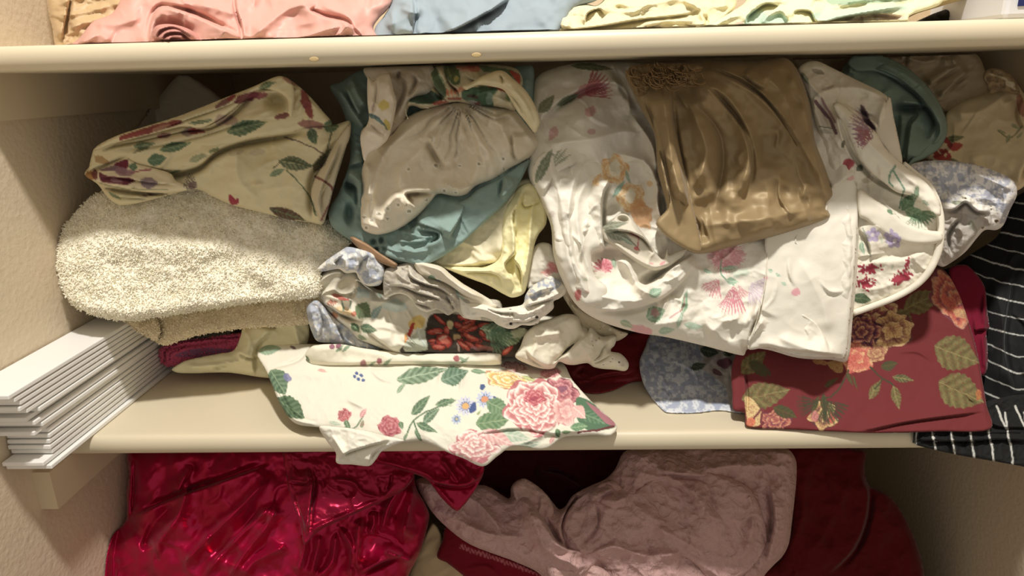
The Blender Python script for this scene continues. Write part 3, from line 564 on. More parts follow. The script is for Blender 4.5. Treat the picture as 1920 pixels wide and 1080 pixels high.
# --- blue floral ruffled cloth with big red flower
def p(k):
    k.cr='A'
    k.blob(800,600,110,50,0,(205,222,215),.8,.4,20);k.blob(540,500,60,40,0,(195,215,212),.7,.4)
    k.leaf(550,650,170,150,40,(95,120,85),(140,150,110));k.leaf(660,650,150,70,-55,(130,160,155),(185,200,190));k.leaf(480,790,110,70,50,(75,105,75),(120,145,110));k.leaf(590,795,160,80,15,(80,110,80),(140,155,125));k.leaf(540,870,90,40,20,(105,135,100),(160,170,140))
    k.blob(340,525,60,18,20,(195,95,80),.9);k.blob(400,545,30,12,10,(190,85,75),.9);k.fan(270,540,60,80,60,7,(205,120,100),.8);k.blob(380,640,80,30,25,(230,190,130),.7);k.blob(300,680,40,22,20,(210,130,90),.8);k.blob(465,670,22,22,0,(205,110,80),.8);k.stem([(360,560),(370,610),(380,640)],10,(120,150,130));k.stem([(440,560),(435,620)],10,(130,155,135));k.leaf(510,470,70,40,60,(130,160,160),(185,200,195));k.leaf(690,515,60,30,40,(110,140,120),(160,180,160))
    # large flower group
    k.poly([(1110,680),(1250,660),(1530,680),(1900,700),(2300,880),(2450,1040),(1500,1060),(1050,1040),(850,990),(880,930),(1060,800)],(70,62,52))
    k.blob(1000,740,80,60,-40,(235,200,110),.95,.2);k.blob(945,810,18,75,20,(190,60,50));k.blob(905,870,14,40,15,(225,160,90),.9);k.poly([(880,930),(960,850),(1060,790),(1080,900),(1080,980),(900,990)],(190,195,175));k.leaf(960,900,150,30,50,(80,90,70),(210,210,190));k.leaf(1020,850,150,40,70,(170,190,185),(225,225,210));k.leaf(1060,920,130,30,60,(120,150,150),(215,220,205));k.leaf(920,960,120,24,30,(60,60,50),(200,195,175))
    R=((176,58,48),(208,110,92),(236,190,170))
    for x,y,rx,ry,an in((1190,720,80,22,38),(1150,815,75,38,-5),(1190,880,110,30,-35),(1140,900,60,22,5),(1230,900,80,75,20),(1180,950,70,28,0),(1245,810,30,40,0),(1350,770,60,30,30),(1440,740,80,20,-20),(1440,800,90,26,-18),(1420,860,60,20,20),(1480,885,80,32,15),(1450,930,70,24,30),(1380,920,24,60,-10),(1360,700,40,18,60),(1560,760,60,22,-10),(1600,880,80,26,20),(1540,950,70,26,20)):
        k.blob(x,y,rx,ry,an,(60,40,36),1,.15,5);k.blob(x,y,rx*.88,ry*.82,an,R[0],1,.15,5);k.blob(x+3,y-3,rx*.6,ry*.4,an,R[1],.9,.2,4)
    k.blob(1215,870,40,14,-25,R[2],.8);k.blob(1180,830,30,10,0,R[2],.6);k.blob(1275,760,26,40,0,(225,205,150),.95);k.blob(1335,865,35,28,0,(190,160,110),.95);k.stem([(1340,900),(1350,980)],16,(210,180,165),.8)
    k.blob(1500,960,50,14,10,(170,120,130),.8)
    k.cr='B'
    k.leaf(300,770,280,150,15,(75,105,80),(200,215,175),vein=9);k.leaf(420,800,240,120,-20,(110,140,95),(220,225,180),vein=8);k.fan(230,740,210,35,45,13,(95,130,100),.8);k.blob(470,760,70,40,-10,(222,222,180),.85)
    for x,y,rx,ry,an in((60,720,90,22,-25),(100,800,80,26,25),(40,860,80,24,40),(180,770,40,22,60),(30,650,60,20,20),(380,900,70,22,-40)):k.blob(x,y,rx,ry,an,(60,40,36),1,.15,5);k.blob(x,y,rx*.85,ry*.8,an,(188,72,58),1,.15,5);k.blob(x,y-4,rx*.5,ry*.35,an,(222,130,105),.9,.2,4)
    k.blob(200,890,70,20,0,(150,100,90),.8)
flo=cloth('ruffled_floral_pillowcase','A',[(140,460),(160,380),(210,320),(330,290),(480,320),(560,400),(700,470),(900,430),(1300,520),(1700,640),(2100,680),(2350,720),(2500,860),(2450,1000),(2300,1060),(1900,1040),(1500,1020),(1100,1000),(830,1005),(760,985),(600,920),(500,880),(440,820),(330,730),(250,650),(170,560)],
 [(600,520,.11),(760,650,.085),(1050,650,.085),(900,540,.115)],T=26,Tb=40,R=22,col=(232,226,208),noise=[(2,30)],step=2.5,
 folds=[('s',4,11,[(190,560),(270,600),(420,690),(560,720)],22),('s',4,8,[(260,700),(380,750),(520,830)],16),('d',420,690,60,22,20,-12),('d',400,450,80,60,-40,-14),('r',6,10,[(150,450),(200,380),(300,320),(400,330)]),('r',7,9,[(180,500),(330,540),(460,560)]),('s',4,8,[(480,360),(500,470),(440,540),(330,520)],20),('r',8,5,[(560,560),(720,570),(900,610)]),('r',14,4,[(600,900),(800,860),(1000,880)]),('s',3,5,[(560,790),(700,900),(830,990)],24)],
 paint=p,label='pillowcase printed with large red flowers, blue and grey ruffles, under the pale yellow sheet',cat='pillowcase')
BL=(150,160,186)
def pb(pts=None,edge=None):
    def f(k):
        k.speck(11,BL,-.02,3,.75);k.speck(6,(190,196,208),.1,8,.5)
        if edge:
            for e in edge:k.stem(e,22,(240,236,224),.95)
    return f
o=cloth('blue_ruffle','A',[(155,290),(230,220),(300,170),(370,125),(410,103),(500,115),(600,140),(645,165),(680,220),(720,270),(725,330),(690,420),(600,435),(540,410),(500,360),(480,320),(400,325),(340,290),(270,300),(200,310)],[(600,500,.070),(720,500,.068)],T=12,Tb=10,R=9,col=(228,227,220),step=2.2,
 folds=[('r',6,6,[(340,180),(400,230),(400,300)]),('r',6,6,[(520,130),(560,230),(620,400)]),('s',3,6,[(480,330),(520,220),(600,160)],18),('s',3,5,[(330,280),(300,230),(380,150)],14)],noise=[(2.5,14)],paint=pb(edge=[[(340,285),(400,318),(480,315),(540,400),(610,428),(690,400)],[(160,295),(220,240)]]),mat='lace',parent=flo,label='blue printed ruffle with white scalloped edge')
o=cloth('blue_ruffle','A',[(65,620),(100,570),(150,550),(200,590),(260,660),(330,720),(440,800),(520,870),(620,920),(700,960),(640,985),(520,985),(420,955),(300,915),(160,900),(110,820),(80,720)],[(570,600,.085),(700,660,.095)],T=14,Tb=12,R=10,col=(222,220,214),step=2.4,
 folds=[('r',6,8,[(90,600),(120,720),(170,860)]),('r',6,8,[(200,620),(260,740),(300,890)]),('s',3,7,[(160,870),(190,740),(140,590)],16),('s',3,6,[(380,930),(340,840),(300,740)],16),('r',6,5,[(330,800),(420,900),(560,960)])],noise=[(2.5,14)],paint=pb(),parent=flo,label='blue printed ruffle folded under at the lower left')
def p(k):
    k.speck(6,(170,164,156),.0,4,.6);
    k.stem([(720,540),(760,520),(840,495),(930,530),(985,600),(1080,650),(1170,640),(1250,690),(1400,700),(1530,710)],18,(235,228,212),.9)
    k.stem([(760,420),(880,440),(1000,490),(1150,520),(1250,560)],12,(228,220,204),.8);k.stem([(930,260),(950,340),(1050,400),(1200,450),(1350,560)],12,(225,218,202),.8)
gr=cloth('grey_ruffle','A',[(712,330),(740,285),(840,255),(960,225),(1000,300),(1100,340),(1250,400),(1380,500),(1530,540),(1700,560),(1700,720),(1530,722),(1400,705),(1330,650),(1260,680),(1170,630),(1090,655),(1000,620),(960,560),(900,510),(830,500),(760,525),(725,530),(712,440)],[(720,500,.068),(900,600,.066)],T=12,Tb=14,R=9,col=(196,188,172),step=2.2,
 folds=[('s',3,8,[(1250,560),(1150,525),(1000,480),(880,430),(750,420)][::-1],16),('s',3,8,[(930,260),(950,350),(1060,410),(1200,450),(1330,540)],16),('s',3,8,[(760,520),(900,490),(980,560),(1180,620)],14),('r',5,6,[(800,300),(900,380),(1050,450)]),('s',3,6,[(1250,500),(1300,580),(1340,640)],14),('r',5,5,[(1050,560),(1200,560),(1330,600)]),('r',4,5,[(1380,520),(1450,600),(1500,690)])],noise=[(3,12,30,2)],paint=p,mat='lace',parent=flo,label='grey patterned ruffle with pale scalloped hem')
def p(k):
    k.leaf(1130,375,110,60,30,(100,140,110),(170,190,160));k.blob(1185,400,26,18,30,(140,160,200),.9);k.blob(1215,405,16,12,30,(225,200,120),.9);k.leaf(1330,500,120,40,50,(190,200,200),(150,180,170));k.leaf(1390,545,120,40,20,(120,160,140),(200,210,195));k.blob(1240,430,12,14,0,(190,110,100),.8)
o=cloth('white_rim_fold','A',[(960,225),(1000,222),(1060,225),(1200,265),(1290,340),(1400,420),(1540,500),(1640,560),(1700,600),(1600,640),(1450,600),(1350,540),(1230,430),(1130,400),(1040,360),(985,290)],[(780,490,.064),(930,570,.062)],T=12,Tb=10,R=7,col=(230,222,204),step=2.2,
 folds=[('r',8,8,[(1010,240),(1180,290),(1290,370),(1420,450),(1600,540)]),('s',3,8,[(1010,300),(1120,350),(1260,410),(1400,500),(1560,560)],18),('d',975,260,10,26,-15,-9)],paint=p,parent=flo,label='plain white folded rim')
def p(k):
    k.speck(12,BL,.05,5,.8,[(530,420),(640,340),(720,320),(800,380),(740,430),(620,480),(540,560),(500,560)])
    for x,y,r in((407,692,13),(606,640,13),(402,583,7),(598,695,8)):k.eyelet(x,y,r,(60,50,42))
    k.stem([(60,640),(200,640),(280,700),(380,728),(480,705),(580,700),(640,650),(720,600),(750,530),(830,430)],7,(245,240,226),.8)
o=cloth('scalloped_hem','B',[(0,480),(60,520),(200,540),(300,570),(420,560),(500,540),(520,470),(570,400),(660,350),(720,322),(800,370),(842,405),(830,460),(780,500),(740,520),(740,570),(690,620),(640,650),(620,690),(560,708),(490,705),(440,730),(380,732),(300,700),(250,660),(180,640),(100,662),(30,620)],[(900,580,.060),(1050,540,.060)],T=12,Tb=12,R=7,col=(230,225,212),step=2,
 folds=[('r',5,7,[(60,560),(220,590),(330,640),(450,650)]),('r',5,7,[(400,600),(500,620),(620,580),(700,520)]),('s',3,7,[(500,560),(600,530),(700,500),(820,440)],12),('s',3,6,[(200,560),(330,600),(480,600)],12),('r',5,6,[(540,480),(640,430),(760,400)]),('s',3,6,[(300,700),(420,670),(560,660),(700,560)],10)],noise=[(2.5,10)],paint=p,mat='lace',parent=flo,label='white scalloped eyelet hem with blue print')
def p(k):
    k.blob(740,260,55,28,40,(222,130,130),.7,.5);k.blob(690,290,50,16,-10,(225,140,130),.7,.5);k.fan(760,290,90,200,50,7,(205,110,120),.6)
o=cloth('pink_floral_panel','B',[(560,160),(590,90),(650,60),(720,80),(760,200),(800,300),(840,380),(780,400),(700,360),(600,400),(540,420),(530,330)],[(1020,460,.088),(1040,540,.075)],T=8,Tb=10,R=8,col=(230,224,212),paint=p,noise=[(2,16)],parent=flo,label='white panel with coral pink flowers')
o=cloth('beige_eyelet_layer','B',[(810,470),(850,420),(900,520),(980,600),(1100,660),(1240,740),(1320,770),(1230,830),(1120,800),(960,720),(880,590)],[(1070,560,.085),(1140,630,.095)],T=8,Tb=8,R=7,col=(212,200,172),step=2.5,paint=lambda k:[k.eyelet(x,y,5,(120,110,80)) for x,y in((1110,680),(1150,690),(1130,720),(1180,740),(1270,770),(1100,740))],noise=[(1.5,10)],folds=[('s',3,6,[(850,430),(890,500),(880,560),(930,600)],12)],mat='lace',parent=flo,label='beige eyelet layer')
def p(k):
    for x,y,r in((1245,995,10),(1200,960,6),(1185,990,5),(1040,830,6),(1070,820,5),(1050,860,5),(1090,850,4),(1130,1015,7),(1095,800,4),(1230,1030,4)):k.eyelet(x,y,r,(110,98,75))
o=cloth('eyelet_tail','B',[(520,770),(600,700),(700,660),(840,615),(930,640),(960,720),(1000,760),(1030,715),(1110,790),(1225,780),(1215,860),(1180,905),(1260,925),(1320,990),(1320,1040),(1290,1062),(1200,1050),(1120,1045),(1050,1030),(1000,1000),(900,1015),(840,1010),(780,990),(740,1040),(650,1045),(520,1000),(440,950),(480,870)],[(1000,600,.072),(1100,690,.075),(1000,690,.062)],T=20,Tb=14,R=18,col=(232,226,206),step=2.4,
 folds=[('s',4,6,[(530,880),(560,940),(640,1000),(740,1030)],20),('s',4,8,[(720,1030),(820,950),(950,830),(1010,780)][::-1],34),('r',8,5,[(560,800),(700,780),(820,760)]),('s',3,6,[(990,1000),(1080,940),(1110,880),(1180,800)],20),('s',3,6,[(1000,1000),(1100,970),(1200,905)],14),('r',6,4,[(1020,740),(1040,820),(1010,880)]),('r',4,4,[(1100,1030),(1220,1040),(1300,1020)])],noise=[(2,22)],paint=p,mat='lace',parent=flo,label='white eyelet tail hanging out to the right')
# --- white rose sheet at the front
def p(k):
    k.cr=6;G1=(72,100,76);G2=(140,165,130)
    k.leaf(110,505,110,52,-5,(135,165,140),(170,190,160));k.leaf(145,650,130,100,60,G1,G2);k.blob(185,630,22,18,40,(120,120,170),.8);k.leaf(200,765,160,95,35,(70,95,68),(120,145,110))
    for x,y in((480,625),(500,635),(510,618),(520,640),(490,610)):k.blob(x,y,9,7,30,(70,90,150),.9,.2,4)
    k.leaf(340,600,50,16,10,(200,130,130),(220,180,170));k.blob(210,495,14,8,30,(100,80,90),.8)
    k.leaf(780,615,240,75,-12,(85,112,85),(175,195,165),vein=7);k.leaf(690,672,70,24,-50,(110,140,110),(170,190,160));k.leaf(925,620,110,90,-15,(80,110,85),(140,165,140));k.leaf(1030,605,80,22,8,G1,(120,150,120))
    k.rose(435,795,30,[(170,70,80),(215,140,140),(240,215,205)],seed=2);k.leaf(450,840,60,24,70,G1,G2);k.stem([(440,850),(480,850),(520,800)],4,(90,120,90));k.leaf(520,785,60,24,-60,(200,110,115),(235,190,185));k.leaf(515,832,40,20,-70,(195,110,110),G2);k.leaf(400,832,70,20,15,(150,175,150),(200,210,190))
    k.rose(635,845,50,[(165,70,85),(200,120,125),(225,170,165)],seed=5,k=2.4);k.leaf(685,840,40,26,80,G1,G2)
    k.stem([(700,900),(740,820),(800,780),(870,750)],5,(90,120,90));k.stem([(740,820),(760,880),(775,905)],5,(90,120,90));k.leaf(775,748,125,46,-48,G1,G2);k.leaf(885,738,100,38,-15,G1,G2);k.leaf(820,795,100,42,-42,G1,(150,175,145));k.leaf(800,850,110,38,25,G1,G2);k.leaf(760,885,60,22,60,G1,G2);k.leaf(705,885,40,16,-60,G1,G2)
    k.cr='H'
    k.daisy(148,545,88,13,(205,208,225),(228,175,110),.36,.6,.1,(60,78,135));k.daisy(310,490,80,12,(190,200,225),(222,150,110),.42,.55,.4,(55,72,130));k.blob(210,560,28,50,20,(60,80,140),.9);k.daisy(72,660,48,9,(175,190,215),(200,190,140),.3,.5,0,(60,80,135));k.blob(295,385,26,22,0,(60,85,140),.9,.4,5);k.blob(400,480,10,26,-30,(70,85,140),.9);k.leaf(260,600,70,26,-50,(110,140,85),(170,185,130));k.leaf(30,490,60,30,0,G1,G2);k.leaf(20,540,60,26,10,(160,185,155),(200,210,185))
    k.leaf(425,560,220,150,30,(90,125,90),(150,175,135));k.leaf(380,680,300,170,-8,(85,122,85),(150,172,130),vein=6);k.leaf(560,800,300,120,10,(160,185,160),(215,220,200))
    k.leaf(60,290,260,140,-20,(80,112,88),(150,175,150));k.leaf(260,255,130,44,8,(100,135,105),(150,175,145));k.leaf(500,255,160,40,12,(150,175,160),(205,212,200))
    k.poly([(440,250),(620,180),(760,230),(940,230),(940,290),(800,290),(600,260)],(196,160,150),.7);k.rose(870,265,90,[(170,90,95),(215,150,150),(235,205,195)],.45,-10,seed=7);k.rose(560,210,110,[(150,90,85),(200,150,140),(225,200,185)],.35,10,seed=1)
    k.rose(500,330,190,[(205,150,110),(236,200,110),(248,238,205),(240,215,170)],.42,12,2.6,3);k.leaf(690,320,170,44,22,(150,170,110),(215,215,150))
    k.rose(960,430,150,[(140,70,85),(200,125,130),(228,180,178)],.8,30,2.6,4);k.blob(965,400,50,30,0,(135,85,110),.8,.4)
    k.poly([(1080,480),(1200,500),(1340,640),(1420,700),(1400,730),(1200,760),(1100,680)],(85,120,90));k.leaf(1210,640,280,110,25,(70,110,82),(125,155,120));k.poly([(1160,500),(1260,560),(1415,690),(1410,715),(1330,690),(1220,580)],(175,110,120),.95);k.stem([(1100,770),(1250,750),(1400,712)],14,(110,50,55))
    k.rose(735,560,265,[(200,120,122),(226,168,162),(246,232,222),(250,240,230)],.88,20,5.2,2);k.rose(730,470,95,[(170,70,85),(215,120,125),(240,200,195)],.75,0,2.6,6);k.blob(725,480,34,18,0,(165,65,85),.8,.4,5)
    k.rose(990,600,120,[(205,130,130),(230,180,172),(240,215,205)],.9,60,1.6,1,.85);k.leaf(1110,600,150,110,40,(225,160,155),(240,205,195));k.leaf(1110,720,160,80,-5,(85,130,90),(150,180,140));k.leaf(930,780,80,60,70,(70,100,70),(120,150,110));k.leaf(1000,765,90,40,-10,(100,140,95),(150,175,130))
    k.rose(230,880,205,[(205,130,135),(228,172,165),(248,236,226),(246,226,216)],.66,-8,3.6,5);k.leaf(430,820,300,120,25,(215,150,148),(242,215,205));k.leaf(700,870,220,60,-5,(140,170,150),(225,225,205));k.leaf(880,825,90,40,-60,(200,120,120),(235,190,180));k.blob(300,1000,50,30,-20,(200,100,115),.8,.5)
rs=cloth('rose_print_sheet',6,[(52,525),(90,488),(160,486),(260,480),(500,490),(900,500),(1200,520),(1390,560),(1440,640),(1530,740),(1635,840),(1610,884),(1540,882),(1480,885),(1400,892),(1340,935),(1290,944),(1180,930),(1110,975),(1045,1020),(960,985),(900,962),(780,908),(700,912),(600,895),(420,855),(330,848),(240,838),(200,815),(150,740),(92,600)],
 [(500,660,.10),(700,660,.098),(1050,670,.105),(560,780,.012),(850,860,-.028),(1150,810,-.004),(620,830,-.012),(520,750,.025)],T=6,Tb=4,R=8,wr=.6,col=(229,225,209),step=2,noise=[(1.8,60),(.5,14)],
 folds=[('r',14,3,[(92,600),(300,620),(640,600),(1100,600)]),('s',5,4,[(90,590),(200,800),(330,840)][::-1],40),('r',16,3,[(800,620),(760,760),(800,900)]),('r',14,3,[(1240,640),(1300,760),(1250,920)]),('s',3,3,[(1000,880),(1200,850),(1400,880),(1600,870)],30),('r',5,3,[(1200,930),(1350,870),(1500,860)]),('s',4,4,[(300,480),(240,560),(110,600)],20)],
 paint=p,label='white cotton sheet printed with large pink roses, hanging over the middle shelf edge',cat='sheet')
def p(k):
    for x,y,c in((590,555,(165,90,100)),(930,545,(170,85,90)),(520,565,(170,110,115)),(410,490,(150,90,110)),(380,495,(150,90,110))):k.blob(x,y,14,14,0,c,.9);k.leaf(x+38,y+5,60,16,-40,(95,125,95),(150,170,140))
    k.leaf(275,550,50,18,60,(90,110,80),(130,150,120));k.leaf(960,550,50,18,30,(110,140,110),(160,180,150))
o=cloth('rolled_hem',6,[(265,525),(300,488),(420,482),(520,500),(700,520),(900,523),(1120,519),(1128,545),(1122,572),(900,577),(640,577),(450,582),(320,580),(285,570),(270,548)],[(640,665,.073),(900,665,.073)],T=12,Tb=10,R=13,col=(238,233,212),step=2.2,paint=p,parent=rs,noise=[(1,30)],folds=[('s',3,4,[(280,575),(450,572),(640,568),(900,566),(1115,562)],12)],label='rolled top hem of the rose print')
o=cloth('turned_corner',6,[(325,845),(400,845),(520,860),(620,885),(700,905),(660,925),(600,955),(575,990),(545,1018),(470,1012),(403,1006),(398,960),(360,910)],[(620,830,-.022),(690,860,-.030)],T=9,Tb=4,R=8,col=(236,232,218),step=2,parent=rs,folds=[('s',3,7,[(405,1000),(440,960),(560,920),(640,900)],20),('r',4,5,[(380,880),(430,960),(460,1000)]),('s',3,5,[(540,1010),(560,960),(620,920)],14)],noise=[(2,18)],label='plain white turned corner')
# --- dark red satin between
o=cloth('red_satin_cloth',6,[(1380,540),(1500,520),(1600,470),(1700,430),(1830,430),(1830,600),(1790,640),(1700,650),(1620,685),(1545,700),(1480,688),(1440,640)],[(1100,740,.11),(1100,630,.17)],T=8,Tb=14,R=8,col=(132,34,40),mat='satin2',noise=[(2,24,-20,2)],folds=[('s',3,6,[(1440,630),(1480,650),(1560,620),(1700,600)],16),('d',1490,640,30,16,20,-6)],label='dark red satin cloth lying flat between the eyelet tail and the blue print cloth',cat='cloth')
# --- blue print cloth lower right
def p(k):
    k.speck(8,(160,170,196),-.05,2,.8);k.poly([(380,270),(560,300),(560,400),(530,560),(500,460),(380,380),(350,380),(400,330)],(205,196,186));k.leaf(430,300,90,60,10,(60,75,60),(120,130,110));k.leaf(380,370,80,40,-20,(60,75,60),(120,130,110));k.blob(500,355,32,28,0,(130,75,95),.9);k.leaf(470,400,70,30,30,(110,60,70),(150,120,120));k.leaf(520,310,60,30,0,(70,80,65),(120,130,105))
o=cloth('blue_print_cloth',7,[(98,350),(125,280),(160,200),(250,180),(400,200),(560,280),(640,300),(640,520),(600,592),(480,580),(360,592),(230,590),(190,560),(150,515),(112,440)],[(1230,770,.062),(1330,770,.062),(1250,640,.16)],T=6,Tb=8,R=6,col=(225,228,232),noise=[(1.2,16)],folds=[('s',3,4,[(200,560),(240,520),(200,470)],14),('r',5,3,[(230,560),(350,570),(480,560)])],step=2.4,paint=p,label='pale blue and white print cloth lying flat left of the burgundy rose fabric',cat='cloth')
# --- burgundy rose fabric
BG=(110,45,47)
def p(k):
    k.cr=7;CR_=(214,185,125);OL=(90,84,46);OL2=(142,134,82);DK=(60,70,45)
    for a in((1440,60,200,110,-25),(700,505,240,130,-12),(1605,315,230,170,20),(1625,495,240,170,25),(640,350,160,90,-40),(1350,150,120,90,40)):k.leaf(*a,OL,OL2,vein=5)
    k.blob(670,385,60,30,30,(72,78,48),.9);k.blob(955,350,40,14,10,(190,150,80),.8);k.poly([(990,345),(1060,350),(1060,400),(1010,390)],(185,150,85),.9)
    k.rose(1200,170,150,[(84,44,62),(160,80,80),(222,190,130),(228,196,140)],.95,20,2.3,2);k.rose(1290,200,90,[(110,60,60),(220,180,115),(230,200,145)],1.2,80,1.5,5);k.rose(1150,215,95,[(70,40,65),(120,62,80),(205,140,105),(222,186,130)],.9,0,3,3)
    k.rose(1130,330,80,[(196,92,80),(214,120,98),(226,190,130)],.9,0,1.5,4);k.blob(1100,335,26,22,0,(200,90,80),.8);k.rose(1225,310,50,[(150,90,70),(222,190,130)],.8,-30,1.5,1)
    k.stem([(1090,390),(1050,470),(1000,520)],6,DK);k.leaf(1095,430,90,24,70,DK,OL);k.leaf(1010,445,90,26,-30,DK,OL);k.leaf(1120,450,90,16,75,DK,OL)
    k.stem([(1190,375),(1250,430),(1300,460),(1320,520)],6,DK);k.leaf(1285,365,90,50,-15,DK,OL);k.leaf(1350,430,110,44,10,DK,OL2);k.leaf(1215,480,110,46,-60,OL,OL2);k.leaf(1315,520,120,48,75,OL,OL2);k.stem([(1250,430),(1215,480)],5,DK)
    k.rose(970,605,70,[(90,50,55),(190,150,95),(220,190,130)],1,0,2,6);k.leaf(975,570,150,34,85,OL,DK);k.leaf(1010,600,130,26,75,OL,OL2);k.leaf(930,560,110,30,110,DK,OL);k.blob(930,610,18,26,0,(200,120,120),.8);k.blob(1010,615,14,26,0,(205,90,75),.8);k.fan(975,530,110,60,50,9,DK,.8);k.fan(960,540,110,170,30,5,DK,.7);k.stem([(990,520),(960,530),(880,560)],4,DK)
    k.rose(745,630,70,[(110,50,70),(190,110,90),(220,180,130)],.8,0,2.6,2);k.poly([(598,510),(650,540),(680,600),(670,650),(610,650),(600,590)],CR_);k.stem([(640,620),(680,570),(675,640)],10,(120,60,60));k.blob(625,635,22,20,0,(215,110,80),.9);k.leaf(790,590,130,60,25,DK,OL)
    k.rose(1590,50,150,[(120,60,70),(195,90,75),(215,150,110),(150,110,100)],.65,50,2.4,4);k.blob(1570,80,26,70,-35,(205,95,75),.8,.4);k.blob(1620,120,40,22,20,(205,165,110),.8);k.blob(1705,510,14,26,0,(190,110,60),.8)
    k.speck(2.2,(122,40,46),.3,a=.35)
bur=cloth('burgundy_rose_fabric',0,[(1378,668),(1371,700),(1373,740),(1375,768),(1396,775),(1401,800),(1480,805),(1560,809),(1640,812),(1760,809),(1856,805),(1850,760),(1843,720),(1830,650),(1812,590),(1795,545),(1772,508),(1745,500),(1650,520),(1550,560),(1480,610),(1400,640)],
 [(1400,800,.004),(1850,805,.0),(1400,660,.085),(1780,510,.125)],T=5,Tb=14,R=5,lift=5,wr=.15,col=BG,step=2,noise=[(1.2,70)],folds=[('s',3,4,[(1600,812),(1700,790),(1850,770)],30),('s',3,4,[(1395,800),(1398,740),(1390,680)],12),('r',4,3,[(1850,800),(1830,660),(1780,520)])],paint=p,label='burgundy fabric printed with cream roses and olive leaves, folded flat at the front right',cat='fabric')
o=cloth('maroon_velvet_cloth',7,[(1560,-80),(1640,-110),(1700,-60),(1735,0),(1745,100),(1756,185),(1742,205),(1748,300),(1745,385),(1725,415),(1690,400),(1640,200)],[(1800,520,.125),(1850,700,.055)],T=7,Tb=12,R=7,col=(112,22,44),mat='velvet',folds=[('s',3,6,[(1680,200),(1745,190)],14),('r',4,4,[(1725,220),(1735,390)]),('s',3,4,[(1735,10),(1725,180)],10)],label='maroon velvet cloth strip between the burgundy rose fabric and the black striped cloth',cat='cloth')
# --- large white floral bag
def p(k):
    k.cr=3
    k.fan(200,175,90,-35,40,9,(190,90,105),.8);k.blob(215,150,50,20,-35,(205,115,120),.6,.5);k.leaf(150,185,90,26,-25,(110,125,95),(160,165,135));k.leaf(80,200,80,40,-50,(120,130,105),(165,168,140));k.blob(220,225,22,16,-30,(205,140,140),.7,.5);k.blob(100,295,14,26,30,(205,140,140),.6,.5);k.leaf(70,400,130,36,-65,(110,125,100),(165,170,145));k.blob(225,290,14,10,0,(205,150,150),.6);k.leaf(230,80,150,26,5,(90,105,75),(150,155,120))
    O=[(222,160,95),(238,200,140),(240,228,200)]
    k.rose(300,415,46,O,1.05,0,2.4,2,.85);k.blob(300,410,20,30,0,(235,235,215),.8);k.rose(232,437,24,O,1.4,0,1.8,3,.85);k.rose(355,505,48,O,1,0,2.4,5,.85);k.blob(352,500,16,24,0,(236,234,214),.8);k.rose(388,560,34,[(218,150,95),(232,185,130)],1.5,-20,1.6,1,.8);k.blob(415,460,10,10,0,(225,180,120),.7);k.leaf(315,475,80,18,-55,(120,160,140),(165,190,170));k.leaf(345,440,60,12,70,(130,160,130),(175,190,165))
    k.blob(95,560,10,14,0,(190,170,160),.5);k.stem([(65,560),(80,590)],2,(150,150,140),.6)
    k.blob(272,728,26,20,0,(222,130,140),.8,.5,5);k.fan(262,735,30,-90,120,8,(200,90,110),.7);k.leaf(300,722,40,16,80,(140,170,140),(180,200,175))
    k.blob(180,825,12,20,-10,(205,105,100),.85);k.blob(215,820,26,12,0,(220,180,170),.5);k.leaf(230,770,80,16,-10,(150,165,135),(190,200,170),.6)
    PK=(210,124,138);GR=(128,168,138);GL=(190,212,190)
    k.blob(670,700,55,32,0,(232,170,176),.7,.5,8)
    for a in(-160,-100,-40,20,80,140):k.fan(665,695,58,a,28,6,(208,120,136),.55,.2)
    k.leaf(605,748,40,14,20,GR,GL);k.leaf(680,735,60,16,-5,GR,GL);k.stem([(650,710),(650,760),(690,790)],3,GR);k.leaf(685,778,44,26,10,GR,GL);k.fan(690,790,90,95,32,9,(206,98,122),.7,.05);k.fan(740,790,70,35,60,9,(205,185,205),.75,.1);k.fan(640,770,60,120,40,7,PK,.75,.1);k.blob(705,750,30,14,0,GL,.6,.5);k.fan(700,790,50,60,30,5,(205,120,130),.6)
    k.leaf(812,745,22,14,0,GR,GL);k.leaf(835,760,20,12,30,GR,GL);k.leaf(855,788,24,14,40,(160,195,170),GL);k.blob(893,815,15,13,0,(232,150,165),.8,.5,5);k.blob(795,768,7,7,0,(230,150,165),.8)
    k.leaf(435,815,50,36,-30,GR,GL);k.leaf(435,885,66,56,-25,(120,150,115),(190,215,190),vein=3);k.blob(430,880,14,14,0,(200,120,130),.6,.5);k.leaf(530,845,90,22,-80,(110,155,115),(170,195,165));k.leaf(515,900,70,18,-70,(150,170,145),GL);k.leaf(560,925,70,26,10,(170,190,165),GL);k.stem([(480,900),(520,870),(530,830)],3,(190,110,120),.7)
    k.blob(390,940,40,16,15,(232,160,170),.8,.5);k.leaf(470,940,60,26,-10,(160,185,160),GL);k.leaf(340,920,50,24,20,(150,170,140),(195,205,180));k.leaf(440,970,120,30,10,(175,190,165),(210,215,195),.7)
    k.leaf(1015,530,50,30,-60,(185,205,185),(215,220,205),.7)
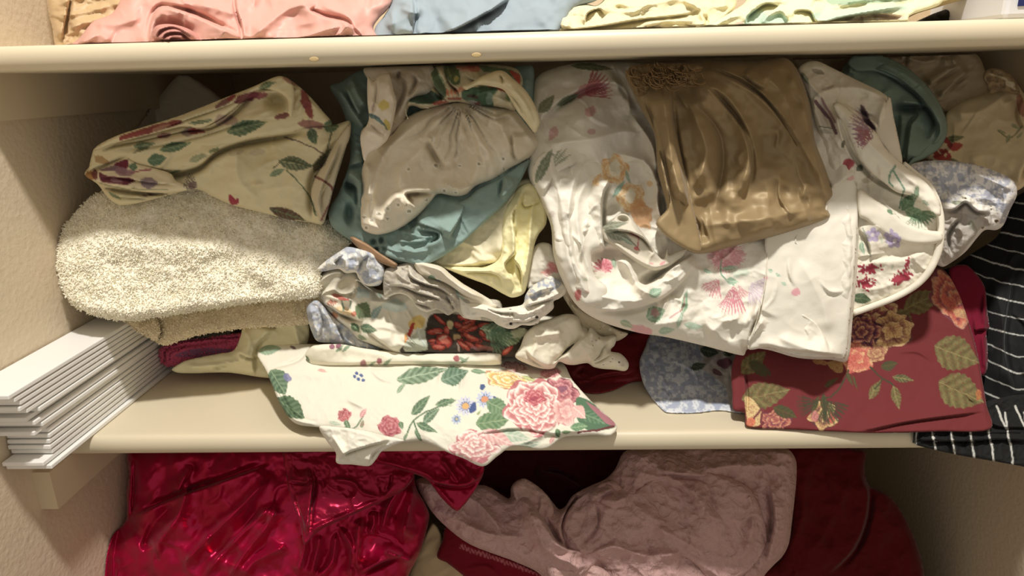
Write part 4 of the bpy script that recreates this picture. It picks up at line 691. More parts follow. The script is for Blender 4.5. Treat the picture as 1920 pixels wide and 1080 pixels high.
bag=cloth('floral_duvet_cover',3,[(22,330),(30,200),(38,125),(70,95),(160,68),(300,62),(480,70),(800,70),(930,100),(1000,220),(1060,350),(1090,400),(1103,480),(1103,600),(1092,760),(1078,900),(1062,1037),(1010,1036),(900,1030),(800,1003),(735,1000),(720,1022),(600,992),(470,962),(380,948),(260,912),(180,862),(130,780),(100,690),(92,600),(60,520),(18,430)],
 [(1000,130,.155),(1300,130,.17),(1000,350,.098),(1250,560,.054),(1590,670,.044),(1590,400,.076),(1400,470,.068),(1150,620,.042)],T=22,Tb=60,R=24,fs=1.2,col=(232,227,214),step=2.2,noise=[(3,60),(.8,18)],
 folds=[('r',60,13,[(150,180),(230,350),(300,470),(380,560)]),('r',22,12,[(60,300),(120,500),(150,700),(230,850)]),('s',7,8,[(40,260),(120,190),(240,130),(340,140)],35),('r',12,6,[(60,330),(200,320),(330,290),(400,300)]),
 ('r',13,9,[(250,370),(180,420),(150,560),(170,720),(260,820)]),('s',5,12,[(262,700),(255,600),(258,500),(290,430)],28),('r',10,8,[(210,560),(200,680),(240,760)]),
 ('d',275,690,45,18,-8,-9),('d',430,765,60,18,-20,-10),('d',290,545,30,18,-40,-10),('r',9,9,[(290,360),(400,390),(440,470),(450,560),(520,650)]),('r',8,8,[(300,710),(340,725),(380,800),(440,830)]),('s',5,9,[(560,690),(480,745),(400,800),(370,780)],26),
 ('r',14,8,[(130,780),(260,830),(400,840),(480,790)]),('s',6,6,[(180,860),(330,870),(470,820),(560,720)],30),('r',16,6,[(240,880),(400,920),(560,900)]),
 ('s',3,5,[(722,1015),(745,930),(780,850),(798,740),(800,640)],30),('r',6,6,[(730,1010),(750,960),(790,900)]),('s',5,6,[(760,980),(860,1000),(960,1010),(1060,1020)],18),('r',10,5,[(830,960),(930,1000),(1040,1025)]),('r',14,5,[(600,960),(680,900),(720,940)]),('s',6,4,[(1000,1020),(960,920),(850,860)],40),('r',18,4,[(1060,480),(1070,700),(1050,1000)]),
 ('s',5,10,[(1000,480),(1060,440),(1100,420)],24),('d',335,150,16,60,-30,-10),('r',7,8,[(290,120),(340,160),(350,240)]),('r',7,7,[(350,230),(420,330),(440,430)]),('d',455,530,10,40,-8,-14)],
 paint=p,label='large white duvet cover with faded pink flowers, bulging under the gold satin bag',cat='duvet cover')
def p(k):
    k.cr='C';k.leaf(680,590,220,60,-12,(110,118,95),(160,160,140));k.leaf(700,670,230,90,20,(125,135,115),(180,180,160));k.leaf(780,720,130,40,35,(130,160,140),(180,190,170));k.stem([(800,650),(860,690),(850,760)],8,(190,100,100),.8);k.stem([(730,670),(800,720),(870,790)],5,(110,100,90),.7);k.blob(845,775,22,14,20,(200,90,90),.8);k.blob(960,890,16,12,0,(215,150,150),.7);k.blob(1050,885,26,14,-30,(215,130,140),.7)
o=cloth('inner_flap','C',[(578,610),(640,570),(700,510),(760,505),(810,545),(870,620),(950,730),(1010,820),(1060,850),(1090,760),(1100,820),(1180,790),(1240,770),(1200,840),(1100,910),(990,945),(900,915),(820,870),(740,810),(660,750),(590,700)],[(1130,430,.056),(1250,500,.045)],T=8,Tb=6,R=7,col=(212,205,188),step=2,
 folds=[('s',3,8,[(590,640),(700,625),(800,640),(900,690),(990,790)],18),('d',740,545,50,30,10,-8),('r',5,6,[(620,700),(760,800),(900,890),(1000,920),(1120,880)]),('s',3,6,[(870,640),(960,760),(1000,820)],10)],paint=p,parent=bag,label='grey-white turned-in flap with faded leaves')
DB=[(1000,130,.155),(1300,130,.17),(1000,350,.098),(1250,560,.054),(1590,670,.044),(1590,400,.076),(1400,470,.068),(1150,620,.042)]
def p2(k):
    k.cr=3;k.fan(80,420,90,-60,30,5,(120,130,105),.6);k.blob(95,560,10,14,0,(190,170,160),.5);k.blob(180,825,12,20,-10,(205,105,100),.85);k.leaf(70,400,130,36,-65,(110,125,100),(165,170,145))
cloth('turned_fold',3,[(52,372),(120,335),(200,350),(262,392),(275,430),(258,500),(252,600),(260,662),(228,688),(226,715),(238,765),(275,800),(262,850),(215,862),(185,852),(138,775),(106,690),(97,600),(66,520),(30,440)],DB,T=13,Tb=4,R=14,lift=27,col=(230,225,212),paint=p2,parent=bag,noise=[(1.5,30,80,2)],wr=1.2,
 folds=[('r',8,5,[(230,420),(180,520),(190,660),(240,790)]),('r',9,5,[(100,420),(140,560),(150,700),(200,820)]),('s',3,5,[(60,500),(110,430),(190,380)],20)])
def p3(k):
    k.cr=3;k.leaf(812,745,22,14,0,(128,168,138),(190,212,190));k.leaf(835,760,20,12,30,(128,168,138),(190,212,190));k.leaf(855,788,24,14,40,(160,195,170),(190,212,190));k.blob(893,815,15,13,0,(232,150,165),.8,.5,5);k.blob(795,768,7,7,0,(230,150,165),.8)
cloth('side_panel',3,[(798,610),(900,500),(1060,428),(1094,486),(1094,600),(1083,760),(1069,900),(1054,1028),(1010,1029),(900,1023),(800,996),(735,1000),(752,930),(780,850),(796,740)],DB,T=5,Tb=3,R=6,lift=17,col=(232,227,214),paint=p3,parent=bag,wr=.45,noise=[(1.5,70)],
 folds=[('s',4,5,[(760,980),(860,1000),(960,1010),(1060,1020)],18),('r',10,5,[(830,960),(930,1000),(1040,1025)]),('r',14,3,[(900,700),(980,850),(1000,960)])])
tube('seam',surfpts(bag,3,[(800,650),(797,740),(782,840),(760,920),(735,1000)],.0006),.0007,'cotton',bag,(226,220,205),6)
# --- gold satin
GO=(152,131,96)
gold=cloth('gold_satin_bag',3,[(335,105),(365,72),(480,60),(620,55),(760,58),(858,50),(900,95),(935,190),(955,320),(985,400),(1008,470),(1012,500),(992,530),(1006,565),(985,580),(850,625),(700,662),(577,690),(500,655),(435,592),(470,545),(462,500),(440,420),(430,300),(390,225),(358,160)],
 [(1200,120,.105),(1500,120,.115),(1250,450,.052),(1540,400,.066)],T=32,Tb=22,R=22,col=GO,mat='satin2',step=2.4,noise=[(2.4,60,75,2.5)],
 folds=[('r',14,13,[(450,110),(465,220),(480,340),(500,440),(540,560)]),('s',6,9,[(545,560),(520,440),(495,330),(480,200),(475,130)],26),('r',12,9,[(540,120),(660,170),(730,280),(735,400),(690,520)]),('r',12,8,[(520,150),(570,260),(600,360),(560,480)]),('r',9,-8,[(560,200),(640,290),(655,400),(625,540)]),('s',6,8,[(700,530),(740,420),(720,300),(640,190),(560,110)],34),
 ('r',9,7,[(600,85),(760,170),(880,290),(960,430)]),('s',4,7,[(600,70),(740,130),(850,240),(965,430)],26),('s',4,7,[(720,95),(760,130),(800,150)],20),('r',10,7,[(760,80),(860,180),(900,330)]),('s',4,8,[(430,590),(470,560),(480,520),(440,330),(390,180)],16),('d',620,540,60,30,0,-5),('r',16,5,[(580,600),(760,580),(960,540)]),('s',3,5,[(575,680),(570,600),(545,560)],22),('r',10,6,[(860,60),(920,200),(960,380),(990,500)])],
 label='dull gold satin bag gathered at a knotted top, lying on the white floral duvet cover',cat='bag')
cloth('side_fold',3,[(425,110),(470,115),(484,160),(492,240),(512,340),(532,430),(556,540),(574,610),(579,686),(500,655),(437,592),(470,545),(464,500),(444,420),(434,300),(415,200)],[(1200,120,.105),(1500,120,.115),(1250,450,.052),(1540,400,.066)],T=8,Tb=4,R=9,lift=20,col=(156,135,99),mat='satin2',parent=gold,wr=.3,folds=[('r',6,5,[(450,150),(470,300),(500,450),(530,600)])])
# twisted knot
rg=random.Random(4);V=[];F=[]
for i in range(150):
    px=1240+rg.gauss(0,27);py=140+rg.gauss(0,9);c=at(px,py,.052-rg.random()*.012);r=.0012+.0022*rg.random();a0=rg.random()*6;tl=(rg.random()-.5)*2;P=[]
    for k in range(14):
        a=a0+k/13*4.6;P.append(c+np.array([math.cos(a)*r,math.sin(a)*r*.5*tl,math.sin(a)*r*.8])+np.array([.0006*k,0,-.0004*k]))
    v,f=tube_arrays(P,.0007,4);b=len(V);V+=v;F+=[[x+b for x in q] for q in f]
mkobj('gathered_knot',V,F,fabric('satin'),gold,True,np.tile(np.array([(122,96,62)],float),(len(V),1)))
o=cloth('gathered_ruffle',3,[(335,110),(350,80),(400,70),(480,66),(560,68),(590,80),(560,100),(500,115),(430,130),(400,170),(370,175),(355,140)],[(1200,130,.072),(1300,120,.08)],T=10,Tb=8,R=7,col=(128,106,72),mat='satin2',step=2.2,noise=[(6,9,80,2)],parent=gold)
# --- white floral loop with piping
def p(k):
    k.cr='D'
    k.fan(720,690,200,190,48,10,(150,105,125),.85,.25);k.fan(690,690,150,165,40,7,(165,95,100),.8,.3);k.fan(700,670,220,215,30,6,(170,140,155),.7,.3)
    k.poly([(570,455),(610,480),(640,560),(710,650),(690,660),(600,590)],(95,75,80),.9);k.stem([(215,430),(280,520),(340,600),(375,690)],22,(110,70,85),.8);k.stem([(260,410),(320,520),(370,600)],16,(140,95,110),.7)
    k.blob(480,935,46,50,0,(185,75,85),.9,.4);k.blob(480,1040,50,40,0,(225,160,160),.7);k.blob(570,970,30,30,0,(85,95,75),.8);k.blob(435,780,14,34,0,(110,105,85),.8);k.leaf(130,250,120,50,60,(120,140,120),(190,190,165));k.blob(230,190,60,20,20,(120,110,95),.5);k.blob(320,320,60,14,-20,(150,130,130),.5);k.stem([(240,640),(320,645),(380,660)],5,(120,120,105),.8);k.leaf(300,680,120,40,10,(150,155,140),(185,180,165),.6)
    k.cr='E'
    k.stem([(345,100),(315,140),(310,200),(330,220)],9,(110,150,125));k.stem([(330,120),(370,190),(400,240)],7,(110,150,125));k.stem([(400,240),(380,300),(370,350)],7,(100,135,110))
    k.leaf(430,310,150,80,-50,(85,120,90),(140,165,130));k.leaf(470,260,110,40,-75,(95,125,95),(160,180,150));k.leaf(480,390,170,80,20,(110,150,115),(170,190,155));k.leaf(550,390,110,50,20,(95,120,90),(160,175,140));k.leaf(315,375,60,28,40,(80,115,90),(120,150,120));k.fan(480,350,110,80,50,9,(85,120,90),.7,.3);k.leaf(530,320,60,24,30,(120,150,120),(190,200,180))
    for x,y in((210,510),(320,520),(340,545)):k.daisy(x,y,48,5,(185,172,205),(215,205,205),.3,.55,.3,(155,140,180))
    k.leaf(262,545,50,14,80,(150,175,150),(200,210,190));k.leaf(185,520,60,18,60,(130,125,125),(170,165,165))
    k.dots(190,712,62,60,9,(170,52,72),1,.95,.4,5);k.dots(170,800,58,70,9,(170,52,72),2,.95,.7,0);k.dots(385,760,62,70,9,(168,52,70),3,.95,.45,-25);k.dots(412,690,40,26,8,(172,58,75),4,.95,.4,-80);k.dots(350,780,30,20,8,(170,55,72),9,.9)
    k.leaf(150,890,120,70,10,(70,90,65),(110,130,95));k.leaf(150,590,90,34,80,(120,155,125),(180,200,175));k.stem([(150,470),(170,520),(190,600),(195,640)],5,(120,130,120),.6);k.leaf(330,700,60,14,-70,(160,185,160),(200,210,190));k.blob(180,180,40,20,-20,(150,135,110),.4)
loop=cloth('piped_floral_pillowcase',4,[(120,160),(150,125),(200,118),(270,150),(350,190),(480,258),(500,330),(515,400),(540,500),(545,530),(590,570),(650,610),(690,690),(706,770),(700,880),(670,960),(610,1030),(530,1080),(430,1115),(335,1148),(320,1100),(340,1000),(355,800),(330,620),(270,600),(230,480),(190,360),(170,270)],
 [(1520,150,.13),(1660,190,.12),(1600,580,.062),(1750,430,.058),(1600,350,.085),(1680,560,.055)],T=12,Tb=40,R=14,fs=.55,col=(230,224,208),step=2.2,noise=[(2,30),(.8,12)],
 folds=[('r',17,20,[(270,300),(310,380),(350,470),(420,560),(480,600)]),('r',14,14,[(470,560),(560,620),(620,680),(670,760)]),('s',5,12,[(268,290),(290,400),(330,500),(400,590),(500,650),(620,700)][::-1],20),
 ('s',5,11,[(300,290),(360,330),(430,370),(440,410)][::-1],16),('r',8,9,[(180,270),(260,230),(380,230),(480,270)]),('r',7,9,[(480,270),(450,370),(500,500)]),('s',5,9,[(440,400),(480,330),(490,262)],24),('d',400,360,12,60,-30,-12),('d',230,350,20,70,-25,-12),('r',6,8,[(130,160),(180,220),(220,270)]),('r',6,7,[(200,300),(260,420),(300,480)]),
 ('d',480,680,110,60,20,-16),('r',12,13,[(400,660),(470,700),(540,760),(640,820),(690,830)]),('s',5,10,[(690,830),(640,860),(560,840),(480,800),(390,760)],24),('d',520,900,120,30,-8,-9),('r',9,7,[(380,940),(470,930),(560,920),(650,890)]),('r',9,6,[(370,1040),(450,1040),(560,1000)]),('s',4,7,[(360,790),(400,830),(420,900),(400,930)],16),('d',345,700,14,120,0,-8),('r',9,8,[(320,520),(345,640),(352,780)])],
 paint=p,label='white floral pillowcase opened into a loop with corded edge, right of the duvet cover',cat='pillowcase')
LL=[(1520,150,.13),(1660,190,.12),(1600,580,.062),(1750,430,.058),(1600,350,.085),(1680,560,.055)]
cloth('folded_arm',4,[(262,296),(285,285),(330,315),(390,365),(440,410),(475,470),(540,530),(600,575),(650,620),(692,680),(700,740),(672,745),(640,710),(590,668),(520,648),(470,610),(420,570),(370,515),(340,455),(310,380),(280,335)],LL,T=10,Tb=4,R=11,lift=24,col=(232,226,210),paint=p,parent=loop,wr=.6,noise=[(1,30)],folds=[('r',8,4,[(290,310),(380,420),(480,520),(640,650)])])
cloth('inner_fold',4,[(366,640),(430,676),(500,722),(560,772),(640,800),(702,812),(702,850),(620,862),(540,850),(460,812),(400,765),(368,745)],LL,T=9,Tb=4,R=9,lift=15,col=(232,226,210),paint=p,parent=loop,wr=.8)
cloth('folded_flap',4,[(432,412),(455,340),(492,260),(508,340),(530,440),(544,530),(510,525),(470,470)],LL,T=5,Tb=3,R=6,lift=15,col=(226,218,202),parent=loop,wr=.5)
tube('piping',surfpts(loop,4,[(545,535),(600,580),(650,622),(684,690),(700,770),(692,880),(655,965),(600,1025),(520,1072),(430,1108),(345,1138)],.004),.0034,'cotton',loop,(236,230,214))
# --- teal cloth right
o=cloth('teal_cotton_pillowcase',4,[(300,160),(330,110),(360,88),(430,86),(530,125),(620,190),(680,265),(715,335),(727,400),(700,465),(640,510),(590,530),(562,552),(545,520),(500,480),(460,400),(400,300),(330,230)],[(1600,120,.20),(1770,250,.16),(1700,310,.13)],T=22,Tb=40,R=18,col=(132,154,146),step=2.5,
 folds=[('s',5,11,[(380,140),(480,160),(600,240),(670,330),(700,400),(660,470)],20),('r',7,7,[(420,110),(540,160),(640,240),(700,340),(710,410)]),('s',5,9,[(500,290),(600,290),(660,310),(685,380),(640,450)],16),('d',560,310,45,18,5,-16),('s',4,9,[(600,300),(610,340),(580,380),(560,540)],20),('r',6,7,[(340,120),(330,170)]),('d',520,400,14,70,5,-10),('s',4,5,[(600,530),(640,470),(700,440)],20)],noise=[(2,30)],
 label='dusty teal pillowcase curled over, right behind the looped floral pillowcase',cat='pillowcase')
cloth('outer_rim',4,[(322,125),(360,88),(430,86),(530,125),(620,190),(680,265),(715,335),(727,400),(700,465),(640,510),(590,532),(556,552),(600,486),(650,440),(682,390),(668,325),(610,255),(520,195),(430,158),(360,160)],[(1600,120,.20),(1770,250,.16),(1700,310,.13)],T=9,Tb=4,R=9,lift=20,col=(134,156,148),parent=o,wr=.5,folds=[('r',5,4,[(420,110),(560,170),(680,300),(700,420)])])
# --- beige floral right back
o=cloth('beige_cotton_sheet',4,[(100,100),(300,70),(480,70),(600,58),(760,58),(850,95),(885,180),(900,260),(800,320),(700,330),(400,300),(200,200)],[(1700,110,.25),(1760,200,.21)],T=14,Tb=40,R=14,col=(208,192,164),noise=[(5,26,-30,2)],
 folds=[('s',4,8,[(640,220),(720,170),(780,130)],18),('s',4,8,[(690,270),(760,200),(820,150)],18),('r',6,8,[(700,100),(740,130),(760,90)]),('d',740,130,16,12,0,-8),('r',5,7,[(520,90),(620,120),(700,110)]),('d',560,100,10,30,10,-8)],label='beige cotton sheet crumpled against the back at the upper right',cat='sheet')
def p(k):
    k.leaf(760,430,80,30,-10,(95,105,70),(140,140,100));k.leaf(745,520,70,20,10,(90,100,65),(130,135,95));k.dots(710,485,50,24,11,(168,62,58),1,.95);k.blob(760,465,30,18,-10,(172,66,60),.95);k.blob(690,505,22,14,0,(165,58,52));k.leaf(690,450,40,16,-20,(130,90,80),(170,140,120));k.stem([(720,310),(740,290)],5,(110,80,60))
    k.stem([(930,400),(980,430),(1030,380)],4,(130,130,95));k.leaf(975,430,50,18,-70,(125,130,90),(165,165,130));k.leaf(1005,385,46,16,30,(125,130,90),(165,165,130));k.leaf(1020,415,46,16,-50,(125,130,90),(165,165,130));k.leaf(950,405,40,14,30,(125,130,90),(165,165,130));k.blob(1025,300,18,50,-10,(160,90,75),.7)
o=cloth('beige_floral_sheet',4,[(620,500),(680,440),(715,400),(722,330),(790,280),(880,250),(950,215),(990,190),(1030,240),(1080,320),(1090,500),(1060,600),(1000,645),(940,620),(850,560),(760,540),(700,540)],[(1740,290,.15),(1880,180,.17),(1900,340,.09),(1780,300,.13)],T=14,Tb=60,R=14,col=(212,196,162),step=2.5,noise=[(2,40)],paint=p,
 folds=[('s',5,8,[(1010,610),(1035,540),(1080,500)],20),('r',10,5,[(740,330),(860,320),(980,240)]),('s',4,6,[(1037,260),(1020,340),(1050,400)],16),('r',12,4,[(800,520),(900,500),(1000,560)])],label='beige sheet with red flowers and green sprigs, far right against the wall',cat='sheet')
def p(k):k.speck(7,(120,100,75),.1,a=.7);k.stem([(900,170),(960,190),(1000,230)],6,(200,190,160),.8);k.blob(980,210,20,10,20,(210,200,170),.8)
o=cloth('printed_scarf',4,[(870,180),(890,150),(930,148),(980,170),(1005,200),(1020,250),(985,250),(940,240),(900,250),(885,215)],[(1870,150,.15),(1890,170,.15)],T=10,Tb=12,R=8,col=(150,130,100),step=2.4,noise=[(4,10)],paint=p,label='small olive patterned scarf crumpled in the shade at the upper right',cat='scarf')
# --- lavender ruffle right
def p(k):
    k.speck(9,(160,165,184),-.03,5,.85,[(560,500),(700,500),(860,520),(1020,600),(1010,700),(950,790),(920,720),(850,710),(800,668),(740,700),(690,700),(640,640)])
    k.stem([(690,695),(750,700),(800,668),(850,705),(910,712),(918,740)],16,(240,235,222),.95)
    for x,y,r in((800,673,6),(925,765,9),(870,792,7),(905,720,4)):k.eyelet(x,y,r,(80,62,45))
    k.leaf(770,690,60,22,0,(90,100,80),(140,150,120),.7)
    k.poly([(705,705),(760,712),(800,690),(840,722),(900,725),(905,780),(860,800),(800,880),(740,940),(700,930)],(176,168,158),.85)
    k.blob(770,760,40,30,0,(150,140,130),.5);k.leaf(830,790,70,30,60,(130,135,115),(165,160,145),.7)
o=cloth('lavender_ruffled_pillowcase',4,[(570,545),(620,525),(720,520),(850,540),(950,575),(1000,610),(1008,660),(980,720),(955,780),(925,802),(880,802),(850,830),(800,890),(740,935),(700,950),(640,900),(620,700),(590,600)],[(1720,310,.10),(1890,340,.062),(1790,480,.072),(1890,420,.060)],T=20,Tb=50,R=14,col=(224,222,220),mat='lace',step=2,noise=[(1.8,12)],paint=p,
 folds=[('s',4,8,[(690,712),(750,716),(800,684),(850,722),(912,728)],24),('r',6,6,[(800,560),(900,600),(990,640)]),('r',6,5,[(940,620),(960,700),(930,780)]),('s',4,7,[(740,930),(720,820),(780,740)],24),('r',7,6,[(770,780),(790,840),(760,910)]),('d',835,860,30,20,-50,-8),('r',4,5,[(850,740),(890,760),(900,790)])],label='pale lavender printed pillowcase with white scalloped eyelet trim, right of the looped pillowcase',cat='pillowcase')
# --- black striped cloth
def p(k):
    k.cr=7
    for i in range(-14,7):
        y=30+i*78.5
        k.stem([(1380,y-110),(1560,y-70),(1750,y),(1850,y+28),(1990,y+55)] if i<3 else [(1700,y-25),(1760,y+5),(1850,y+45),(1900,y+60),(2000,y+50)],4 if i%2 else 6,(205,205,198),.95)
blk=cloth('striped_black_cloth',0,[(1740,520),(1785,500),(1830,470),(1868,445),(1885,410),(1905,370),(1935,355),(1960,360),(1960,760),(1915,745),(1870,760),(1845,745),(1820,700),(1790,600)],[(1780,500,.17),(1920,370,.16),(1850,740,.06),(1920,740,.03)],T=9,Tb=40,R=9,col=(26,27,27),step=2,noise=[(1,50)],folds=[('r',14,5,[(1860,520),(1880,620),(1870,730)]),('s',5,5,[(1900,740),(1880,640),(1900,500)],30)],paint=p,label='black cloth with thin white stripes at the far right of the shelf',cat='cloth')
def p(k):
    k.cr=7
    for i in range(-3,9):
        x=1310+i*91;y=680+min(i,5)*10
        k.stem([(x-25,y-140),(x-4,y+0),(x+3,y+30),(x+12,y+110),(x+22,y+220)],8,(205,205,198),.95);k.blob(x,y+8,7,7,0,(215,215,208),.9)
    for x in(1790,1880):k.stem([(x,560),(x+45,665)],9,(205,205,198),.95)
o=cloth('striped_hem',0,[(1650,800),(1760,790),(1850,780),(1848,755),(1870,748),(1915,740),(1960,750),(1960,880),(1915,874),(1870,866),(1800,854),(1730,838),(1690,824),(1662,812)],[(1665,812,.006),(1850,800,.008),(1915,870,-.02),(1900,750,.02)],T=7,Tb=5,R=6,col=(24,25,25),step=2,noise=[(2,16)],folds=[('s',3,6,[(1700,822),(1800,826),(1870,822),(1950,826)],12),('s',3,5,[(1850,790),(1880,800),(1955,800)],10),('r',4,5,[(1780,800),(1790,850)])],paint=p,parent=blk,label='hem with upright white stripes hanging over the shelf edge')
# ================================================================== lower compartment
MG=(176,10,64)
mag=cloth('magenta_satin_sheet',8,[(203,60),(196,170),(185,250),(183,370),(125,438),(98,520),(86,640),(80,900),(90,1130),(700,1150),(1400,1130),(1440,900),(1450,640),(1505,520),(1548,360),(1530,300),(1490,230),(1480,160),(1480,60),(900,40)],
 [(250,850,.11),(760,850,.11),(250,1080,.055),(500,1290,.03),(760,1080,.06),(500,1000,.055)],T=38,Tb=60,R=34,col=MG,mat='satin',level='low',step=2.8,fs=1.35,noise=[(4.5,75,-50,2.4),(1.3,24,-50,3)],
 folds=[('r',9,9,[(340,560),(330,480),(420,350),(470,180)]),('r',9,10,[(450,620),(470,540),(640,370),(830,180)]),('r',8,9,[(520,640),(620,520),(740,400),(860,290)]),('r',8,9,[(640,640),(720,520),(830,380),(860,290)]),('r',9,9,[(700,640),(760,560),(880,500),(900,470)]),('s',6,10,[(200,370),(400,280),(600,210),(850,120)][::-1],40),('r',7,8,[(950,620),(985,500),(985,420)]),('r',7,8,[(1010,640),(1040,520),(1060,430)]),('r',6,8,[(1040,640),(1110,560),(1130,420)]),('r',6,8,[(1190,640),(1200,500),(1140,400)]),('r',6,8,[(1220,600),(1230,420),(1250,360)]),('r',6,8,[(1280,440),(1300,380),(1290,330)]),('r',7,9,[(1330,440),(1370,300),(1440,200)]),('s',5,9,[(1220,620),(1330,560),(1440,520)],25),('r',10,10,[(1420,480),(1460,300),(1480,200)]),('r',6,8,[(1340,510),(1420,540),(1480,560)]),('r',14,-9,[(560,560),(700,420),(800,300)]),('r',14,-9,[(260,520),(300,400),(400,300)]),('r',7,8,[(410,260),(440,190),(480,120)]),('s',4,6,[(190,380),(205,250),(208,90)],16)],
 label='shiny magenta satin sheet with deep folds, bottom left below the middle shelf',cat='sheet')
o=cloth('folded_flap',8,[(893,118),(900,60),(1480,60),(1480,170),(1440,230),(1370,272),(1200,350),(1070,410),(1030,440),(985,482),(970,400),(940,310),(912,230),(905,160)],[(540,870,.055),(760,880,.055),(570,1010,.004)],T=10,Tb=8,R=8,col=(150,8,52),mat='satin',level='low',step=2.4,parent=mag,noise=[(2.5,20)],
 folds=[('s',4,8,[(1000,450),(1005,340),(1020,200),(1000,130)],14),('s',3,6,[(905,190),(1000,200),(1000,140)],14),('r',4,6,[(1000,430),(1080,390),(1200,340),(1340,275)]),('r',4,5,[(1100,190),(1200,200),(1250,250),(1330,270)]),('s',3,6,[(985,470),(960,360),(910,220)],12),('s',3,5,[(1390,150),(1380,220),(1340,270)],14)],label='hanging pointed flap')
o=cloth('hanging_loop',8,[(1270,50),(1790,50),(1797,130),(1785,180),(1740,260),(1700,310),(1668,332),(1600,270),(1530,185),(1400,145),(1300,112)],[(720,860,.06),(900,860,.05),(850,950,.03)],T=10,Tb=8,R=8,col=(158,8,54),mat='satin',level='low',step=2.4,parent=mag,noise=[(2,20)],
 folds=[('s',4,8,[(1290,110),(1460,160),(1600,205),(1700,215),(1770,180),(1785,120)],14),('r',4,6,[(1600,90),(1650,160),(1680,205)]),('r',4,6,[(1670,100),(1760,200)]),('r',5,5,[(1540,190),(1600,250),(1665,320)])],label='loop hanging to a point under the rose print sheet')
mau=cloth('mauve_crinkled_sheet',9,[(30,140),(60,125),(150,150),(250,150),(320,190),(328,155),(345,135),(372,128),(430,168),(475,222),(495,215),(520,180),(570,152),(620,130),(650,100),(690,40),(1180,35),(1212,70),(1214,130),(1200,260),(1190,330),(1170,370),(1140,400),(1110,440),(1100,600),(1090,760),(500,760),(460,600),(430,440),(350,390),(200,332),(110,262),(60,200)],
 [(800,920,.11),(1000,1000,.09),(1200,860,.15),(1450,860,.15),(1200,1080,.075),(1200,1290,.05),(1430,1050,.10)],T=34,Tb=50,R=26,col=(198,162,158),mat='crinkle',level='low',step=2.6,fs=1.5,noise=[(14,95,30,1.5),(4,24),(1.4,9)],
 folds=[('r',16,12,[(350,150),(400,260),(440,350),(540,400),(600,380)]),('s',6,12,[(500,360),(480,280),(500,220),(540,160)],26),('s',6,10,[(560,360),(480,340),(430,270),(380,200)],22),('r',12,9,[(560,170),(640,200),(700,180)]),('s',6,7,[(530,340),(580,280),(560,200)],24),('r',12,8,[(800,110),(900,180),(980,300)]),('r',12,7,[(900,110),(1000,90),(1180,90)]),('s',6,8,[(780,100),(840,110),(950,120)],22),('r',12,8,[(1060,150),(1080,260),(1050,380)]),('s',6,8,[(1130,130),(1150,250),(1120,400)],20),('r',10,7,[(560,370),(640,340),(760,370),(880,350)]),('r',13,8,[(700,220),(820,300),(930,360)]),('s',5,6,[(600,270),(580,200),(660,150)],22),('r',8,6,[(150,250),(260,300),(380,310)]),('r',8,6,[(120,160),(220,200),(300,290)])],
 label='dusty mauve crinkled jersey sheet in a loose heap, bottom centre',cat='sheet')
MB=[(800,920,.11),(1000,1000,.09),(1200,860,.15),(1450,860,.15),(1200,1080,.075),(1200,1290,.05),(1430,1050,.10)]
cloth('turned_fold',9,[(332,160),(346,136),(372,128),(430,168),(462,225),(446,290),(470,350),(540,392),(600,400),(640,440),(600,520),(500,520),(450,440),(415,350),(370,260),(345,200)],MB,T=12,Tb=4,R=14,lift=26,col=(200,166,160),mat='crinkle',level='low',parent=mau,noise=[(3,20)],wr=1)
cloth('draped_fold',9,[(570,165),(640,132),(700,170),(800,112),(920,100),(1060,150),(1110,240),(1120,330),(1060,420),(960,450),(880,380),(760,350),(640,345),(560,380),(500,350),(480,290),(510,220)],MB,T=14,Tb=4,R=22,lift=22,col=(196,160,156),mat='crinkle',level='low',parent=mau,noise=[(8,60,40,1.6),(3,20)],wr=1.6,folds=[('r',10,6,[(700,200),(820,280),(960,330)]),('s',4,6,[(530,340),(590,270),(580,180)],24)])
def p(k):
    for i in range(26):
        x=240+i*4.1;y=150+i*2.0;k.stem([(x,y+(-6 if i%2 else 2)),(x+1,y+20+(6 if i%2 else 0))],2.6,(150,60,45),.9)
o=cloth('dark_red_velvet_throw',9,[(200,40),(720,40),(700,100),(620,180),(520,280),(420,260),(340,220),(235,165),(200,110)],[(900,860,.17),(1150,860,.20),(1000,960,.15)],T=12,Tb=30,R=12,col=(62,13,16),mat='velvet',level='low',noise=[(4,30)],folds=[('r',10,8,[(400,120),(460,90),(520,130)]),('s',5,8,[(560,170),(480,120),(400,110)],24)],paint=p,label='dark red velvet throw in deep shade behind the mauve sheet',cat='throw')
o=cloth('dark_red_velvet_throw',9,[(1150,40),(1420,40),(1425,100),(1440,150),(1500,180),(1545,240),(1570,290),(1597,360),(1610,440),(1600,760),(1050,760),(1080,440),(1150,390),(1180,330),(1195,200)],[(1500,860,.17),(1650,900,.16),(1650,1290,.08),(1450,1060,.11),(1700,1050,.13)],T=26,Tb=70,R=26,col=(84,13,18),mat='velvet',level='low',noise=[(5,60,60,2),(1.5,14)],folds=[('s',7,12,[(1300,430),(1390,340),(1430,220),(1425,90)],45),('r',12,6,[(1240,100),(1230,250),(1190,360)]),('r',12,5,[(1380,120),(1330,250),(1240,380)])],label='dark red velvet throw, right of the mauve sheet by the right wall',cat='throw')
